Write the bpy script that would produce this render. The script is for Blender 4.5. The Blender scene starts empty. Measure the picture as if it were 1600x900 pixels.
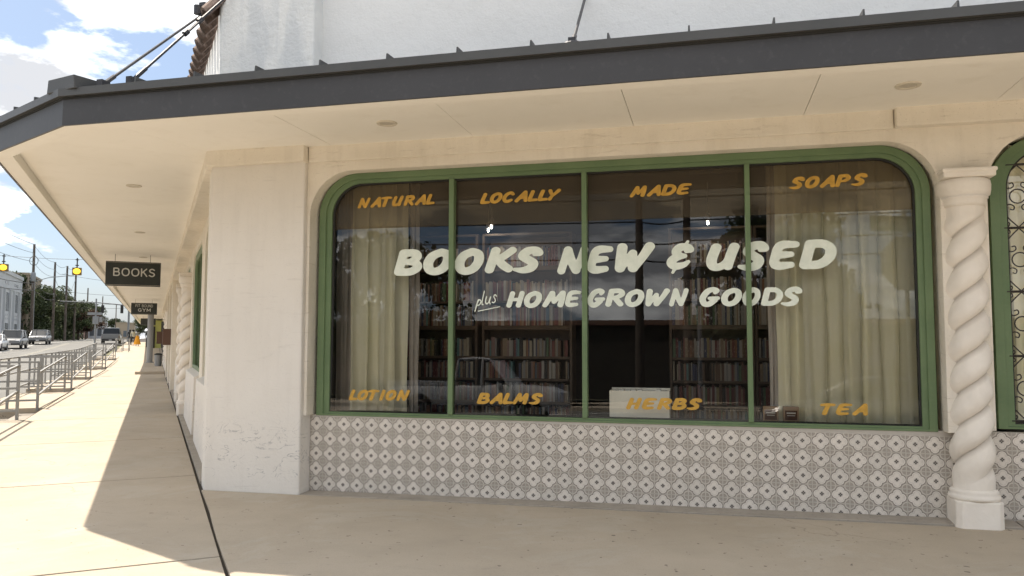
import bpy, bmesh, math, random
import numpy as np
from math import sin, cos, pi, radians, sqrt, atan2, hypot
from mathutils import Vector, Matrix
random.seed(7)
SC = bpy.context.scene
COL = SC.collection

# ------------------------------------------------------------------ camera
cd = bpy.data.cameras.new('camera'); cam = bpy.data.objects.new('camera', cd); COL.objects.link(cam)
YAW, PITCH, ROLL, FPX = radians(103.99), radians(3.833), radians(-0.098), 1225.9
fw = Vector((cos(YAW)*cos(PITCH), sin(YAW)*cos(PITCH), sin(PITCH)))
rt = Vector((sin(YAW), -cos(YAW), 0)); up = rt.cross(fw)
rt2 = rt*cos(ROLL) - up*sin(ROLL); up2 = rt*sin(ROLL) + up*cos(ROLL)
m = Matrix((rt2, up2, -fw)).transposed().to_4x4(); m.translation = (0, 0, 1.58)
cam.matrix_world = m
cd.sensor_width = 36; cd.lens = 36*FPX/1600; cd.clip_end = 6000; cd.clip_start = .05
SC.camera = cam

# ------------------------------------------------------------------ view, world, sun
SC.view_settings.view_transform = 'Standard'; SC.view_settings.look = 'None'
SC.view_settings.exposure = 2.0; SC.view_settings.gamma = 1
SC.cycles.max_bounces = 8; SC.cycles.diffuse_bounces = 5; SC.cycles.transparent_max_bounces = 16
SC.cycles.caustics_reflective = False; SC.cycles.caustics_refractive = False
SUN = Vector((-.576, .221, 1)).normalized()
W_ = bpy.data.worlds.new('World'); SC.world = W_; W_.use_nodes = True

class NT:
    """small helper for building node trees"""
    def __init__(s, tree): s.t = tree; s.n = tree.nodes; s.l = tree.links
    def node(s, typ, **kw):
        n = s.n.new(typ)
        for k, v in kw.items(): setattr(n, k, v)
        return n
    def inp(s, sock, v):
        if hasattr(v, 'is_output'): s.l.new(v, sock)
        elif v is not None: sock.default_value = v
    def math(s, op, a, b=None, c=None, clamp=False):
        n = s.node('ShaderNodeMath', operation=op, use_clamp=clamp)
        s.inp(n.inputs[0], a); s.inp(n.inputs[1], b); s.inp(n.inputs[2], c)
        return n.outputs[0]
    def vmath(s, op, a, b=None):
        n = s.node('ShaderNodeVectorMath', operation=op); s.inp(n.inputs[0], a); s.inp(n.inputs[1], b)
        return n.outputs[0]
    def noise(s, vec, scale, detail=4, rough=.55, dist=0):
        n = s.node('ShaderNodeTexNoise'); s.inp(n.inputs['Vector'], vec)
        n.inputs['Scale'].default_value = scale; n.inputs['Detail'].default_value = detail
        n.inputs['Roughness'].default_value = rough; n.inputs['Distortion'].default_value = dist
        return n.outputs['Fac']
    def ramp(s, fac, stops, interp='LINEAR'):
        n = s.node('ShaderNodeValToRGB'); s.inp(n.inputs[0], fac); r = n.color_ramp; r.interpolation = interp
        while len(r.elements) < len(stops): r.elements.new(.5)
        for e, (p, c) in zip(r.elements, stops):
            e.position = p; e.color = (*c, 1) if isinstance(c, tuple) else (c, c, c, 1)
        return n.outputs[0]
    def mix(s, fac, a, b, mode='MIX'):
        n = s.node('ShaderNodeMix', data_type='RGBA', blend_type=mode)
        s.inp(n.inputs[0], fac)
        for k, v in ((6, a), (7, b)):
            if isinstance(v, tuple) and len(v) == 3: v = (*v, 1)
            s.inp(n.inputs[k], v)
        return n.outputs[2]
    def scale(s, vec, sc):
        n = s.node('ShaderNodeMapping'); s.inp(n.inputs[0], vec); n.inputs['Scale'].default_value = sc
        return n.outputs[0]

w = NT(W_.node_tree); w.n.clear()
out = w.node('ShaderNodeOutputWorld'); bg = w.node('ShaderNodeBackground')
sky = w.node('ShaderNodeTexSky', sky_type='NISHITA'); sky.sun_disc = False
sky.sun_elevation = math.asin(SUN.z); sky.sun_rotation = atan2(SUN.x, SUN.y)
sky.air_density = 1.0; sky.dust_density = 1.5
tc = w.node('ShaderNodeTexCoord'); sep = w.node('ShaderNodeSeparateXYZ'); w.inp(sep.inputs[0], tc.outputs['Generated'])
# cloud layer: direction projected on a dome-shaped sheet so clouds flatten to the horizon
den = w.math('ADD', w.math('MAXIMUM', sep.outputs[2], 0.0), .32)
cmb = w.node('ShaderNodeCombineXYZ')
w.inp(cmb.inputs[0], w.math('DIVIDE', sep.outputs[0], den)); w.inp(cmb.inputs[1], w.math('DIVIDE', sep.outputs[1], den)); w.inp(cmb.inputs[2], w.math('MULTIPLY', sep.outputs[2], 2.2))
big = w.noise(w.vmath('ADD', cmb.outputs[0], (5.5, 2.6, 6.1)), 2.0, 12, .58, .1)
mask = w.ramp(big, [(.455, 0.0), (.495, .75), (.55, 1.0)])
shade = w.noise(w.vmath('ADD', cmb.outputs[0], (3.25, 1.55, .62)), 2.6, 7, .6)
ccol = w.ramp(shade, [(.43, (1.35, 1.38, 1.45)), (.50, (2.8, 2.8, 2.8)), (.62, (4.4, 4.4, 4.3))])
w.inp(bg.inputs[0], w.mix(mask, w.mix(.85, sky.outputs[0], (.42, .55, .76)), ccol))
bg.inputs[1].default_value = .149
w.l.new(bg.outputs[0], out.inputs[0])
sl = bpy.data.lights.new('sun', 'SUN'); sl.energy = 2.0; sl.angle = radians(.53); sl.color = (1, .905, .78)
so = bpy.data.objects.new('sun', sl); COL.objects.link(so); so.rotation_euler = SUN.to_track_quat('Z', 'Y').to_euler()
so.location = (0, 0, 30)

# ------------------------------------------------------------------ frames of the two streets
SA = radians(128.475)
SD = Vector((cos(SA), sin(SA), 0))            # along the side street
SN = Vector((SD.y, -SD.x, 0))                 # from the side street into the building
def rise(a):
    if a < 45: return 0.0
    if a < 105: return 1.3*((a-45)/60)**1.15
    return 1.3 + .7*min(1, (a-105)/120)
def SIDE(v): a, p, z = v; return (a*SD.x + p*SN.x, a*SD.y + p*SN.y, z)
def SIDER(v): a, p, z = v; return (a*SD.x + p*SN.x, a*SD.y + p*SN.y, z + rise(a))
ID = lambda v: tuple(v)

# ------------------------------------------------------------------ mesh building
class MB:
    def __init__(s, xf=ID): s.v = []; s.f = []; s.mi = []; s.xf = xf; s.uv = None
    def add(s, vs, fs, mi=0):
        o = len(s.v); s.v += [s.xf(v) for v in vs]; s.f += [tuple(i+o for i in f) for f in fs]; s.mi += [mi]*len(fs)
    def box(s, x0, x1, y0, y1, z0, z1, mi=0):
        vs = [(x, y, z) for z in (z0, z1) for x, y in ((x0, y0), (x1, y0), (x1, y1), (x0, y1))]
        s.add(vs, [(3,2,1,0), (4,5,6,7), (0,1,5,4), (1,2,6,5), (2,3,7,6), (3,0,4,7)], mi)
    def prism(s, poly, z0, z1, mi=0):
        n = len(poly); s.add([(x, y, z0) for x, y in poly] + [(x, y, z1) for x, y in poly],
            [tuple(range(n))[::-1], tuple(range(n, 2*n))] + [(i, (i+1) % n, n+(i+1) % n, n+i) for i in range(n)], mi)
    def hexa(s, pts, mi=0):   # 8 points: bottom ring 4, top ring 4
        s.add(pts, [(3,2,1,0), (4,5,6,7), (0,1,5,4), (1,2,6,5), (2,3,7,6), (3,0,4,7)], mi)
    def tube(s, p, r, n=8, mi=0, cap=True):
        p = [Vector(q) for q in p]; rs = r if isinstance(r, (list, tuple)) else [r]*len(p)
        rings = []; prev = None
        for i, q in enumerate(p):
            d = (p[min(i+1, len(p)-1)] - p[max(i-1, 0)]).normalized()
            ref = Vector((0, 0, 1)) if abs(d.z) < .9 else Vector((1, 0, 0))
            if prev is not None: a = (prev - d*prev.dot(d)).normalized()
            else: a = d.cross(ref).normalized()
            prev = a; b = d.cross(a)
            rings.append([tuple(q + a*cos(2*pi*k/n)*rs[i] + b*sin(2*pi*k/n)*rs[i]) for k in range(n)])
        vs = [v for g in rings for v in g]; fs = []
        for i in range(len(p)-1):
            for k in range(n): fs.append((i*n+k, i*n+(k+1) % n, (i+1)*n+(k+1) % n, (i+1)*n+k))
        if cap: fs += [tuple(range(n))[::-1], tuple(range((len(p)-1)*n, len(p)*n))]
        s.add(vs, fs, mi)
    def lathe(s, cx, cy, prof, n=24, mi=0, rot=0):   # prof = [(r, z)]
        vs = [(cx+r*cos(rot+2*pi*k/n), cy+r*sin(rot+2*pi*k/n), z) for r, z in prof for k in range(n)]; fs = []
        for i in range(len(prof)-1):
            for k in range(n): fs.append((i*n+k, i*n+(k+1) % n, (i+1)*n+(k+1) % n, (i+1)*n+k))
        fs += [tuple(range(n))[::-1], tuple(range((len(prof)-1)*n, len(prof)*n))]
        s.add(vs, fs, mi)
    def mesh(s, name, mats):
        me = bpy.data.meshes.new(name); me.from_pydata(s.v, [], s.f)
        for mm in (mats if isinstance(mats, (list, tuple)) else [mats]): me.materials.append(mm)
        if any(s.mi): me.polygons.foreach_set('material_index', s.mi)
        bm = bmesh.new(); bm.from_mesh(me); bmesh.ops.recalc_face_normals(bm, faces=bm.faces); bm.to_mesh(me); bm.free()
        me.update(); return me
    def build(s, name, mats, parent=None, smooth=False, bevel=0, **tags):
        o = bpy.data.objects.new(name, s.mesh(name, mats)); COL.objects.link(o)
        if parent: o.parent = parent
        if smooth: shade(o)
        if bevel:
            b = o.modifiers.new('bevel', 'BEVEL'); b.width = bevel; b.segments = 2; b.limit_method = 'ANGLE'; b.angle_limit = radians(40)
        for k, v in tags.items(): o[k] = v
        return o
def shade(o, ang=40):
    me = o.data; me.polygons.foreach_set('use_smooth', [True]*len(me.polygons))
    bm = bmesh.new(); bm.from_mesh(me)
    for e in bm.edges:
        if len(e.link_faces) == 2 and e.calc_face_angle(0) > radians(ang): e.smooth = False
    bm.to_mesh(me); bm.free()
def thing(name, label, cat, loc=(0, 0, 0), rz=0, group=None):
    o = bpy.data.objects.new(name, None); COL.objects.link(o); o.location = loc; o.rotation_euler = (0, 0, rz); o.empty_display_size = .2
    tag(o, label, cat, group); return o
def tag(o, label, cat, group=None):
    o['label'] = label; o['category'] = cat
    if group: o['group'] = group
    return o
def dup(root, loc, rz=0, label=None, group=None, scale=None):
    r = root.copy(); COL.objects.link(r); r.location = loc; r.rotation_euler = (0, 0, rz)
    if scale: r.scale = scale
    if label: r['label'] = label
    if group: r['group'] = group
    for ch in list(root.children):
        c = ch.copy(); COL.objects.link(c); c.parent = r
        for g in list(ch.children):
            d = g.copy(); COL.objects.link(d); d.parent = c
    return r
def inst(me, name, parent, loc=(0,0,0), rz=0, scale=None):
    o = bpy.data.objects.new(name, me); COL.objects.link(o); o.parent = parent; o.location = loc; o.rotation_euler = (0, 0, rz)
    if scale: o.scale = scale
    return o
def plate(name, outer, holes, y0, y1, mat, parent=None, conv=None, bevel=0, smooth=False):
    """flat plate in the XZ plane with holes, from y0 (front) to y1 (back)"""
    cu = bpy.data.curves.new('c', 'CURVE'); cu.dimensions = '2D'; cu.fill_mode = 'BOTH'; cu.extrude = abs(y1-y0)/2
    for pl in [outer]+holes:
        sp = cu.splines.new('POLY'); sp.points.add(len(pl)-1); sp.use_cyclic_u = True
        for i, (x, z) in enumerate(pl): sp.points[i].co = (x, z, 0, 1)
    co = bpy.data.objects.new('c', cu); COL.objects.link(co)
    bpy.context.view_layer.update()
    me = bpy.data.meshes.new_from_object(co.evaluated_get(bpy.context.evaluated_depsgraph_get()))
    bpy.data.objects.remove(co); bpy.data.curves.remove(cu)
    ym = (y0+y1)/2
    for v in me.vertices:
        x, z, d = v.co; q = (x, ym - d, z); v.co = conv(q) if conv else q
    bm = bmesh.new(); bm.from_mesh(me); bmesh.ops.remove_doubles(bm, verts=bm.verts, dist=.0002); bmesh.ops.recalc_face_normals(bm, faces=bm.faces); bm.to_mesh(me); bm.free()
    me.materials.clear(); me.materials.append(mat); me.name = name
    o = bpy.data.objects.new(name, me); COL.objects.link(o)
    if parent: o.parent = parent
    if smooth: shade(o, 30)
    if bevel:
        b = o.modifiers.new('bevel', 'BEVEL'); b.width = bevel; b.segments = 2; b.limit_method = 'ANGLE'; b.angle_limit = radians(50)
    return o
def arch(x0, x1, z0, z1, r, n=14):
    """rectangle with rounded upper corners, counter-clockwise from bottom-left"""
    p = [(x0, z0), (x1, z0)]
    p += [(x1-r+r*cos(t*pi/2/n), z1-r+r*sin(t*pi/2/n)) for t in range(n+1)]
    p += [(x0+r-r*sin(t*pi/2/n), z1-r+r*cos(t*pi/2/n)) for t in range(n+1)]
    return p

# ------------------------------------------------------------------ materials
def pmat(name, base, rough=.7, metal=0, spec=.3, bump=None, bumpd=.004, extra=None):
    mt = bpy.data.materials.new(name); mt.use_nodes = True; t = NT(mt.node_tree)
    b = t.n['Principled BSDF']; b.inputs['Roughness'].default_value = rough; b.inputs['Metallic'].default_value = metal
    b.inputs['Specular IOR Level'].default_value = spec
    tcn = t.node('ShaderNodeTexCoord'); P = tcn.outputs['Object']
    if callable(base): base = base(t, P)
    if isinstance(base, tuple): base = (*base, 1)
    t.inp(b.inputs['Base Color'], base)
    if bump:
        h = bump(t, P) if callable(bump) else t.noise(P, bump, 6, .6)
        bn = t.node('ShaderNodeBump'); bn.inputs['Distance'].default_value = bumpd; bn.inputs['Strength'].default_value = 1
        t.inp(bn.inputs['Height'], h); t.l.new(bn.outputs[0], b.inputs['Normal'])
    if extra: extra(t, b, P)
    return mt
def mottled(c1, c2, sc=1.5, c3=None, sc3=40, amt=.25):
    def f(t, P):
        c = t.mix(t.ramp(t.noise(P, sc, 6, .6), [(.35, 0.0), (.65, 1.0)]), c1, c2)
        if c3: c = t.mix(t.math('MULTIPLY', t.ramp(t.noise(P, sc3, 4, .6), [(.55, 0.0), (.7, 1.0)]), amt), c, c3)
        return c
    return f
def stucco_col(t, P):
    c = mottled((.75, .695, .60), (.82, .77, .685), 1.3)(t, P)
    c = t.mix(t.math('MULTIPLY', t.ramp(t.noise(P, .7, 3, .6, .4), [(.50, 0.0), (.56, 1.0)]), .35), c, (.80, .745, .655))
    st = t.ramp(t.noise(t.scale(P, (5, 5, .5)), 1.6, 5, .6), [(.50, 0.0), (.75, 1.0)])
    c = t.mix(t.math('MULTIPLY', st, .22), c, (.42, .37, .30))
    hl = t.ramp(t.noise(t.scale(P, (1.2, 1.2, 9)), 2.2, 6, .7, .3), [(.60, 0.0), (.67, 1.0)])
    c = t.mix(t.math('MULTIPLY', hl, .30), c, (.40, .35, .28))
    sp = t.ramp(t.noise(P, 60, 3, .6), [(.63, 0.0), (.70, 1.0)])
    return t.mix(t.math('MULTIPLY', sp, .3), c, (.36, .32, .27))
def stucco_bump(t, P):
    a = t.noise(P, 3, 5, .6); b = t.noise(P, 45, 6, .65)
    return t.math('ADD', t.math('MULTIPLY', a, 2.4), t.math('MULTIPLY', b, .45))
M_stucco = pmat('cream_stucco', stucco_col, .85, bump=stucco_bump, bumpd=.012)
def pillar_col(t, P):
    c = stucco_col(t, P)
    sepn = t.node('ShaderNodeSeparateXYZ'); t.inp(sepn.inputs[0], P); z = sepn.outputs[2]
    # scuff scratches near the foot
    nz = t.noise(t.scale(P, (1.0, 1.0, 1.6)), 3.3, 3, .55, 1.6)
    line = t.ramp(t.math('ABSOLUTE', t.math('SUBTRACT', nz, .5)), [(0, 1.0), (.007, 1.0), (.013, 0.0)])
    brk = t.ramp(t.noise(P, 9, 3, .6), [(.46, 0.0), (.54, 1.0)])
    hm = t.ramp(z, [(.10, 0.0), (.2, 1.0), (.62, 1.0), (.8, 0.0)])
    c = t.mix(t.math('MULTIPLY', t.math('MULTIPLY', line, brk), t.math('MULTIPLY', hm, .85)), c, (.16, .15, .14))
    # grey repaint over the lower part
    lo = t.ramp(t.math('ADD', z, t.math('MULTIPLY', t.noise(P, 2, 3), .5)), [(1.0, 1.0), (1.9, 0.0)])
    return t.mix(t.math('MULTIPLY', lo, .55), c, (.70, .685, .67))
M_pillar = pmat('painted_pillar', pillar_col, .8, bump=stucco_bump, bumpd=.006)
M_uwall = pmat('upper_wall_paint', mottled((.80, .80, .79), (.84, .84, .83), .8, (.5, .5, .5), 25, .15), .85, bump=stucco_bump, bumpd=.008)
M_uwall2 = pmat('upper_pier_stucco', lambda t, P: t.mix(t.ramp(t.noise(t.scale(P, (2.2, 2.2, .6)), 1.4, 4, .5, .6), [(.42, 0.0), (.56, 1.0)]), (.70, .715, .72), (.84, .84, .82)), .9, bump=lambda t, P: t.noise(P, 11, 6, .7), bumpd=.02)
M_soffit = pmat('soffit_paint', mottled((.85, .825, .765), (.885, .86, .805), .7, (.6, .55, .46), 3.5, .12), .7, bump=8, bumpd=.003)
M_gap = pmat('joint_shadow_gap', (.06, .05, .04), .9)
M_fascia = pmat('charcoal_fascia', mottled((.034, .034, .037), (.042, .042, .046), 1.2, (.11, .11, .11), 18, .15), .5, metal=0, spec=.45, bump=2.0, bumpd=.004)
M_fascia2 = pmat('charcoal_drip_edge', mottled((.050, .051, .051), (.062, .063, .063), 2), .45, spec=.5)
M_green = pmat('green_frame_paint', mottled((.12, .185, .09), (.15, .22, .11), 2.5, (.2, .24, .15), 30, .2), .45, spec=.4, bump=12, bumpd=.002)
M_dark = pmat('dark_gasket', (.03, .03, .028), .6)
def col_col(t, P):
    c = mottled((.78, .725, .65), (.85, .80, .73), 2.5)(t, P)
    # soot settled along the grooves: geometry attribute 'groove'
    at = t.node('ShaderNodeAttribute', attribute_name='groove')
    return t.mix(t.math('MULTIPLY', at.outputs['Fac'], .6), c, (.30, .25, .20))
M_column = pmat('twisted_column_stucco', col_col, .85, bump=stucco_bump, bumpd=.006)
def conc_col(t, P):
    geo = t.node('ShaderNodeNewGeometry'); P = geo.outputs['Position']
    c = mottled((.415, .352, .272), (.47, .402, .316), .8)(t, P)
    c = t.mix(t.math('MULTIPLY', t.ramp(t.noise(P, 2.6, 6, .62), [(.50, 0.0), (.74, 1.0)]), .4), c, (.37, .32, .25))
    c = t.mix(t.math('MULTIPLY', t.ramp(t.noise(P, .9, 5, .7, .6), [(.52, 0.0), (.60, 1.0)]), .30), c, (.50, .46, .39))
    c = t.mix(t.math('MULTIPLY', t.ramp(t.noise(P, 90, 2, .5), [(.55, 0.0), (.7, 1.0)]), .28), c, (.28, .24, .20))
    c = t.mix(t.math('MULTIPLY', t.ramp(t.noise(P, 15, 2, .5), [(.715, 0.0), (.735, 1.0)]), .8), c, (.13, .11, .09))
    c = t.mix(t.math('MULTIPLY', t.ramp(t.noise(t.scale(P, (1, 2.2, 1)), 4.5, 5, .7, .8), [(.60, 0.0), (.70, 1.0)]), .25), c, (.27, .24, .20))
    # hairline cracks, broken up
    n = t.node('ShaderNodeTexVoronoi', feature='DISTANCE_TO_EDGE'); n.inputs['Scale'].default_value = .55
    t.inp(n.inputs['Vector'], t.vmath('ADD', P, t.vmath('SCALE', P) if 0 else P) if 0 else P)
    wob = t.node('ShaderNodeTexNoise'); t.inp(wob.inputs['Vector'], P); wob.inputs['Scale'].default_value = 2.2; wob.inputs['Detail'].default_value = 6
    t.inp(n.inputs['Vector'], t.vmath('ADD', P, wob.outputs['Color']))
    cr = t.ramp(n.outputs['Distance'], [(0, 1.0), (.0022, .8), (.005, 0.0)])
    return t.mix(t.math('MULTIPLY', t.math('MULTIPLY', cr, t.ramp(t.noise(P, .8, 2), [(.56, 0.0), (.60, 1.0)])), .55), c, (.16, .13, .11))
def conc_bump(t, P):
    geo = t.node('ShaderNodeNewGeometry'); return t.noise(geo.outputs['Position'], 60, 6, .7)
M_conc = pmat('sidewalk_concrete', conc_col, .88, bump=conc_bump, bumpd=.0025)
M_ledge = pmat('ledge_concrete', mottled((.30, .27, .23), (.38, .34, .29), 4, (.18, .16, .14), 30, .4), .9, bump=50, bumpd=.003)
M_asph = pmat('asphalt', mottled((.155, .15, .14), (.185, .18, .165), .3, (.1, .1, .1), 50, .3), .9, bump=80, bumpd=.003)
M_land = pmat('dry_ground', mottled((.20, .18, .12), (.13, .14, .07), .05), .95)
M_paint = pmat('road_paint', (.75, .74, .70), .7)
M_grout = pmat('grout', mottled((.46, .42, .37), (.52, .48, .43), 5), .9)

def tile_mat():
    mt = bpy.data.materials.new('patterned_tile'); mt.use_nodes = True; t = NT(mt.node_tree); b = t.n['Principled BSDF']
    b.inputs['Roughness'].default_value = .38; b.inputs['Specular IOR Level'].default_value = .4
    uv = t.node('ShaderNodeUVMap'); s = t.node('ShaderNodeSeparateXYZ'); t.inp(s.inputs[0], uv.outputs[0])
    a = t.math('ABSOLUTE', t.math('SUBTRACT', s.outputs[0], .5)); c = t.math('ABSOLUTE', t.math('SUBTRACT', s.outputs[1], .5))
    def dist(x, y, kx=0, ky=0):
        dx = t.math('SUBTRACT', x, kx); dy = t.math('SUBTRACT', y, ky)
        return t.math('SQRT', t.math('ADD', t.math('MULTIPLY', dx, dx), t.math('MULTIPLY', dy, dy)))
    def step(x, e, wd=.012):   # 1 where x < e
        return t.math('SUBTRACT', 1, t.math('SMOOTH_MIN', 1, t.math('MAXIMUM', 0, t.math('DIVIDE', t.math('SUBTRACT', x, e), wd)), 0), clamp=True)
    obj = t.node('ShaderNodeObjectInfo')
    white = t.mix(obj.outputs['Random'], (.64, .60, .545), (.74, .69, .63))
    tan = (.42, .38, .335)
    dc = dist(a, c, .5, .5)                                  # corner medallion
    col = t.mix(step(dc, .262), tan, (.62, .58, .52)); col = t.mix(step(dc, .222), col, (.36, .325, .285))
    lobe = t.math('MINIMUM', dist(a, c, .225, 0), dist(a, c, 0, .225))
    q = t.math('MINIMUM', t.math('SUBTRACT', lobe, .244), t.math('SUBTRACT', dist(a, c), .335))   # quatrefoil
    col = t.mix(step(q, .0), col, white)
    col = t.mix(t.math('MULTIPLY', step(t.math('ABSOLUTE', t.math('SUBTRACT', q, .005)), .009), .92), col, (.085, .07, .065))
    col = t.mix(t.math('MULTIPLY', step(t.math('ABSOLUTE', t.math('ADD', q, .085)), .006), .35), col, (.30, .27, .24))
    col = t.mix(t.math('MULTIPLY', step(t.math('ABSOLUTE', t.math('SUBTRACT', dist(a, c), .135)), .006), .3), col, (.25, .23, .21))
    cross = t.math('MINIMUM', t.math('SUBTRACT', .5, a), t.math('SUBTRACT', .5, c))
    col = t.mix(step(cross, .014), col, (.60, .56, .50))
    pet = t.math('MINIMUM', dist(a, c, .066, 0), dist(a, c, 0, .066))
    col = t.mix(step(pet, .043), col, (.09, .08, .075))
    col = t.mix(step(dist(a, c), .016), col, (.45, .42, .38))
    gl = t.noise(t.node('ShaderNodeTexCoord').outputs['Object'], 30, 4, .6)
    col = t.mix(t.math('MULTIPLY', t.ramp(gl, [(.5, 0.0), (.7, 1.0)]), .2), col, (.28, .25, .22))
    t.inp(b.inputs['Base Color'], col)
    return mt
M_tile = tile_mat()

def glass_mat(name, tint=(.98, .98, .96), ior=1.78, rough=0.0):
    mt = bpy.data.materials.new(name); mt.use_nodes = True; t = NT(mt.node_tree); t.n.clear()
    o = t.node('ShaderNodeOutputMaterial'); tr = t.node('ShaderNodeBsdfTransparent'); tr.inputs[0].default_value = (*tint, 1)
    gl = t.node('ShaderNodeBsdfGlossy'); gl.inputs['Roughness'].default_value = rough
    fr = t.node('ShaderNodeFresnel'); fr.inputs[0].default_value = ior
    mx = t.node('ShaderNodeMixShader'); t.inp(mx.inputs[0], fr.outputs[0]); t.l.new(tr.outputs[0], mx.inputs[1]); t.l.new(gl.outputs[0], mx.inputs[2])
    t.l.new(mx.outputs[0], o.inputs[0]); return mt
M_glass = glass_mat('shop_window_glass')
M_wpaint = pmat('pale_window_lettering', mottled((.70, .77, .69), (.80, .86, .78), 14), .6)
M_ypaint = pmat('yellow_window_lettering', mottled((.46, .27, .05), (.62, .36, .065), 16), .6)

# ------------------------------------------------------------------ brush lettering
R0 = .135
G = {
 'A': [[(.06,.12),(.30,.55),(.47,.86)], [(.47,.86),(.56,.5),(.66,.12)], [(.25,.36,.10),(.60,.36,.10)]],
 'B': [[(.14,.86),(.13,.13)], [(.14,.87),(.50,.86),(.60,.70),(.46,.55,.11),(.20,.51,.09)], [(.20,.51,.09),(.56,.49,.12),(.70,.32),(.52,.14),(.13,.13)]],
 'C': [[(.66,.74,.12),(.50,.87),(.26,.76),(.14,.45),(.26,.16),(.46,.12),(.66,.22,.11)]],
 'D': [[(.14,.86),(.13,.13)], [(.14,.87),(.48,.86),(.70,.66),(.70,.36),(.50,.15),(.13,.13)]],
 'E': [[(.68,.86,.10),(.34,.86,.13),(.19,.76),(.15,.45),(.17,.20),(.34,.13,.13),(.66,.16,.10)], [(.16,.50),(.60,.52,.09)]],
 'G': [[(.60,.72,.09),(.66,.82,.10),(.50,.88,.12),(.28,.78),(.15,.45),(.26,.17),(.46,.14),(.64,.34)], [(.44,.43,.09),(.76,.44,.09)]],
 'H': [[(.16,.86),(.12,.13)], [(.64,.87),(.60,.13)], [(.14,.48,.10),(.62,.50,.10)]],
 'I': [[(.16,.86),(.13,.13)]],
 'K': [[(.17,.86),(.12,.13)], [(.68,.86,.12),(.44,.62,.12),(.18,.46,.11)], [(.30,.52,.12),(.50,.30),(.70,.15,.13)]],
 'L': [[(.17,.86),(.13,.35),(.15,.15)], [(.14,.14),(.56,.15,.11)]],
 'M': [[(.06,.12,.12),(.16,.50),(.24,.86)], [(.24,.86),(.34,.55,.11),(.42,.32,.11)], [(.42,.32,.11),(.56,.60,.11),(.70,.87)], [(.70,.87),(.74,.5),(.74,.13)]],
 'N': [[(.12,.13,.12),(.15,.5,.12),(.19,.86,.13)], [(.19,.86),(.36,.50),(.58,.15)], [(.58,.15,.12),(.66,.5,.12),(.70,.87,.12)]],
 'O': [[(.44,.87),(.22,.74),(.14,.48),(.22,.22),(.40,.13),(.60,.24),(.69,.52),(.62,.78),(.44,.87)]],
 'P': [[(.14,.86),(.13,.13)], [(.14,.87),(.50,.87),(.64,.68),(.48,.48,.11),(.18,.46,.09)]],
 'R': [[(.14,.86),(.13,.13)], [(.14,.87),(.50,.87),(.62,.70),(.46,.54,.11),(.18,.50,.09)], [(.34,.50,.12),(.50,.32),(.66,.14)]],
 'S': [[(.56,.72,.07),(.69,.76,.10),(.56,.88,.12),(.32,.84),(.22,.66),(.40,.52),(.58,.38),(.54,.20),(.32,.12,.11),(.08,.16,.06)]],
 'T': [[(.04,.82,.10),(.36,.86,.12),(.70,.84,.10)], [(.38,.82),(.34,.13)]],
 'U': [[(.17,.86),(.13,.40),(.22,.16),(.40,.14,.12),(.58,.34,.12),(.66,.87)], [(.66,.87),(.62,.50),(.62,.14,.12)]],
 'W': [[(.13,.86),(.16,.5),(.20,.16)], [(.20,.16,.12),(.36,.46,.11),(.46,.66,.11)], [(.46,.66,.11),(.50,.4,.12),(.56,.16)], [(.56,.16,.13),(.74,.5,.12),(.88,.87)]],
 'Y': [[(.10,.86),(.22,.62,.12),(.34,.48,.12)], [(.66,.87),(.50,.62,.12),(.32,.38,.12),(.24,.13)]],
 '&': [[(.52,.70,.07),(.66,.74,.09),(.54,.86,.11),(.30,.84),(.20,.68),(.34,.53,.12),(.50,.52,.08)], [(.40,.52,.10),(.18,.42),(.12,.26),(.28,.14,.13),(.52,.18,.10),(.66,.30,.06)], [(.50,1.06,.045),(.42,.86,.055)], [(.32,.16,.06),(.24,-.10,.045)]],
 'F': [[(.14,.86),(.13,.13)], [(.14,.86,.11),(.58,.86,.11)], [(.14,.5,.1),(.5,.5,.1)]],
}
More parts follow.
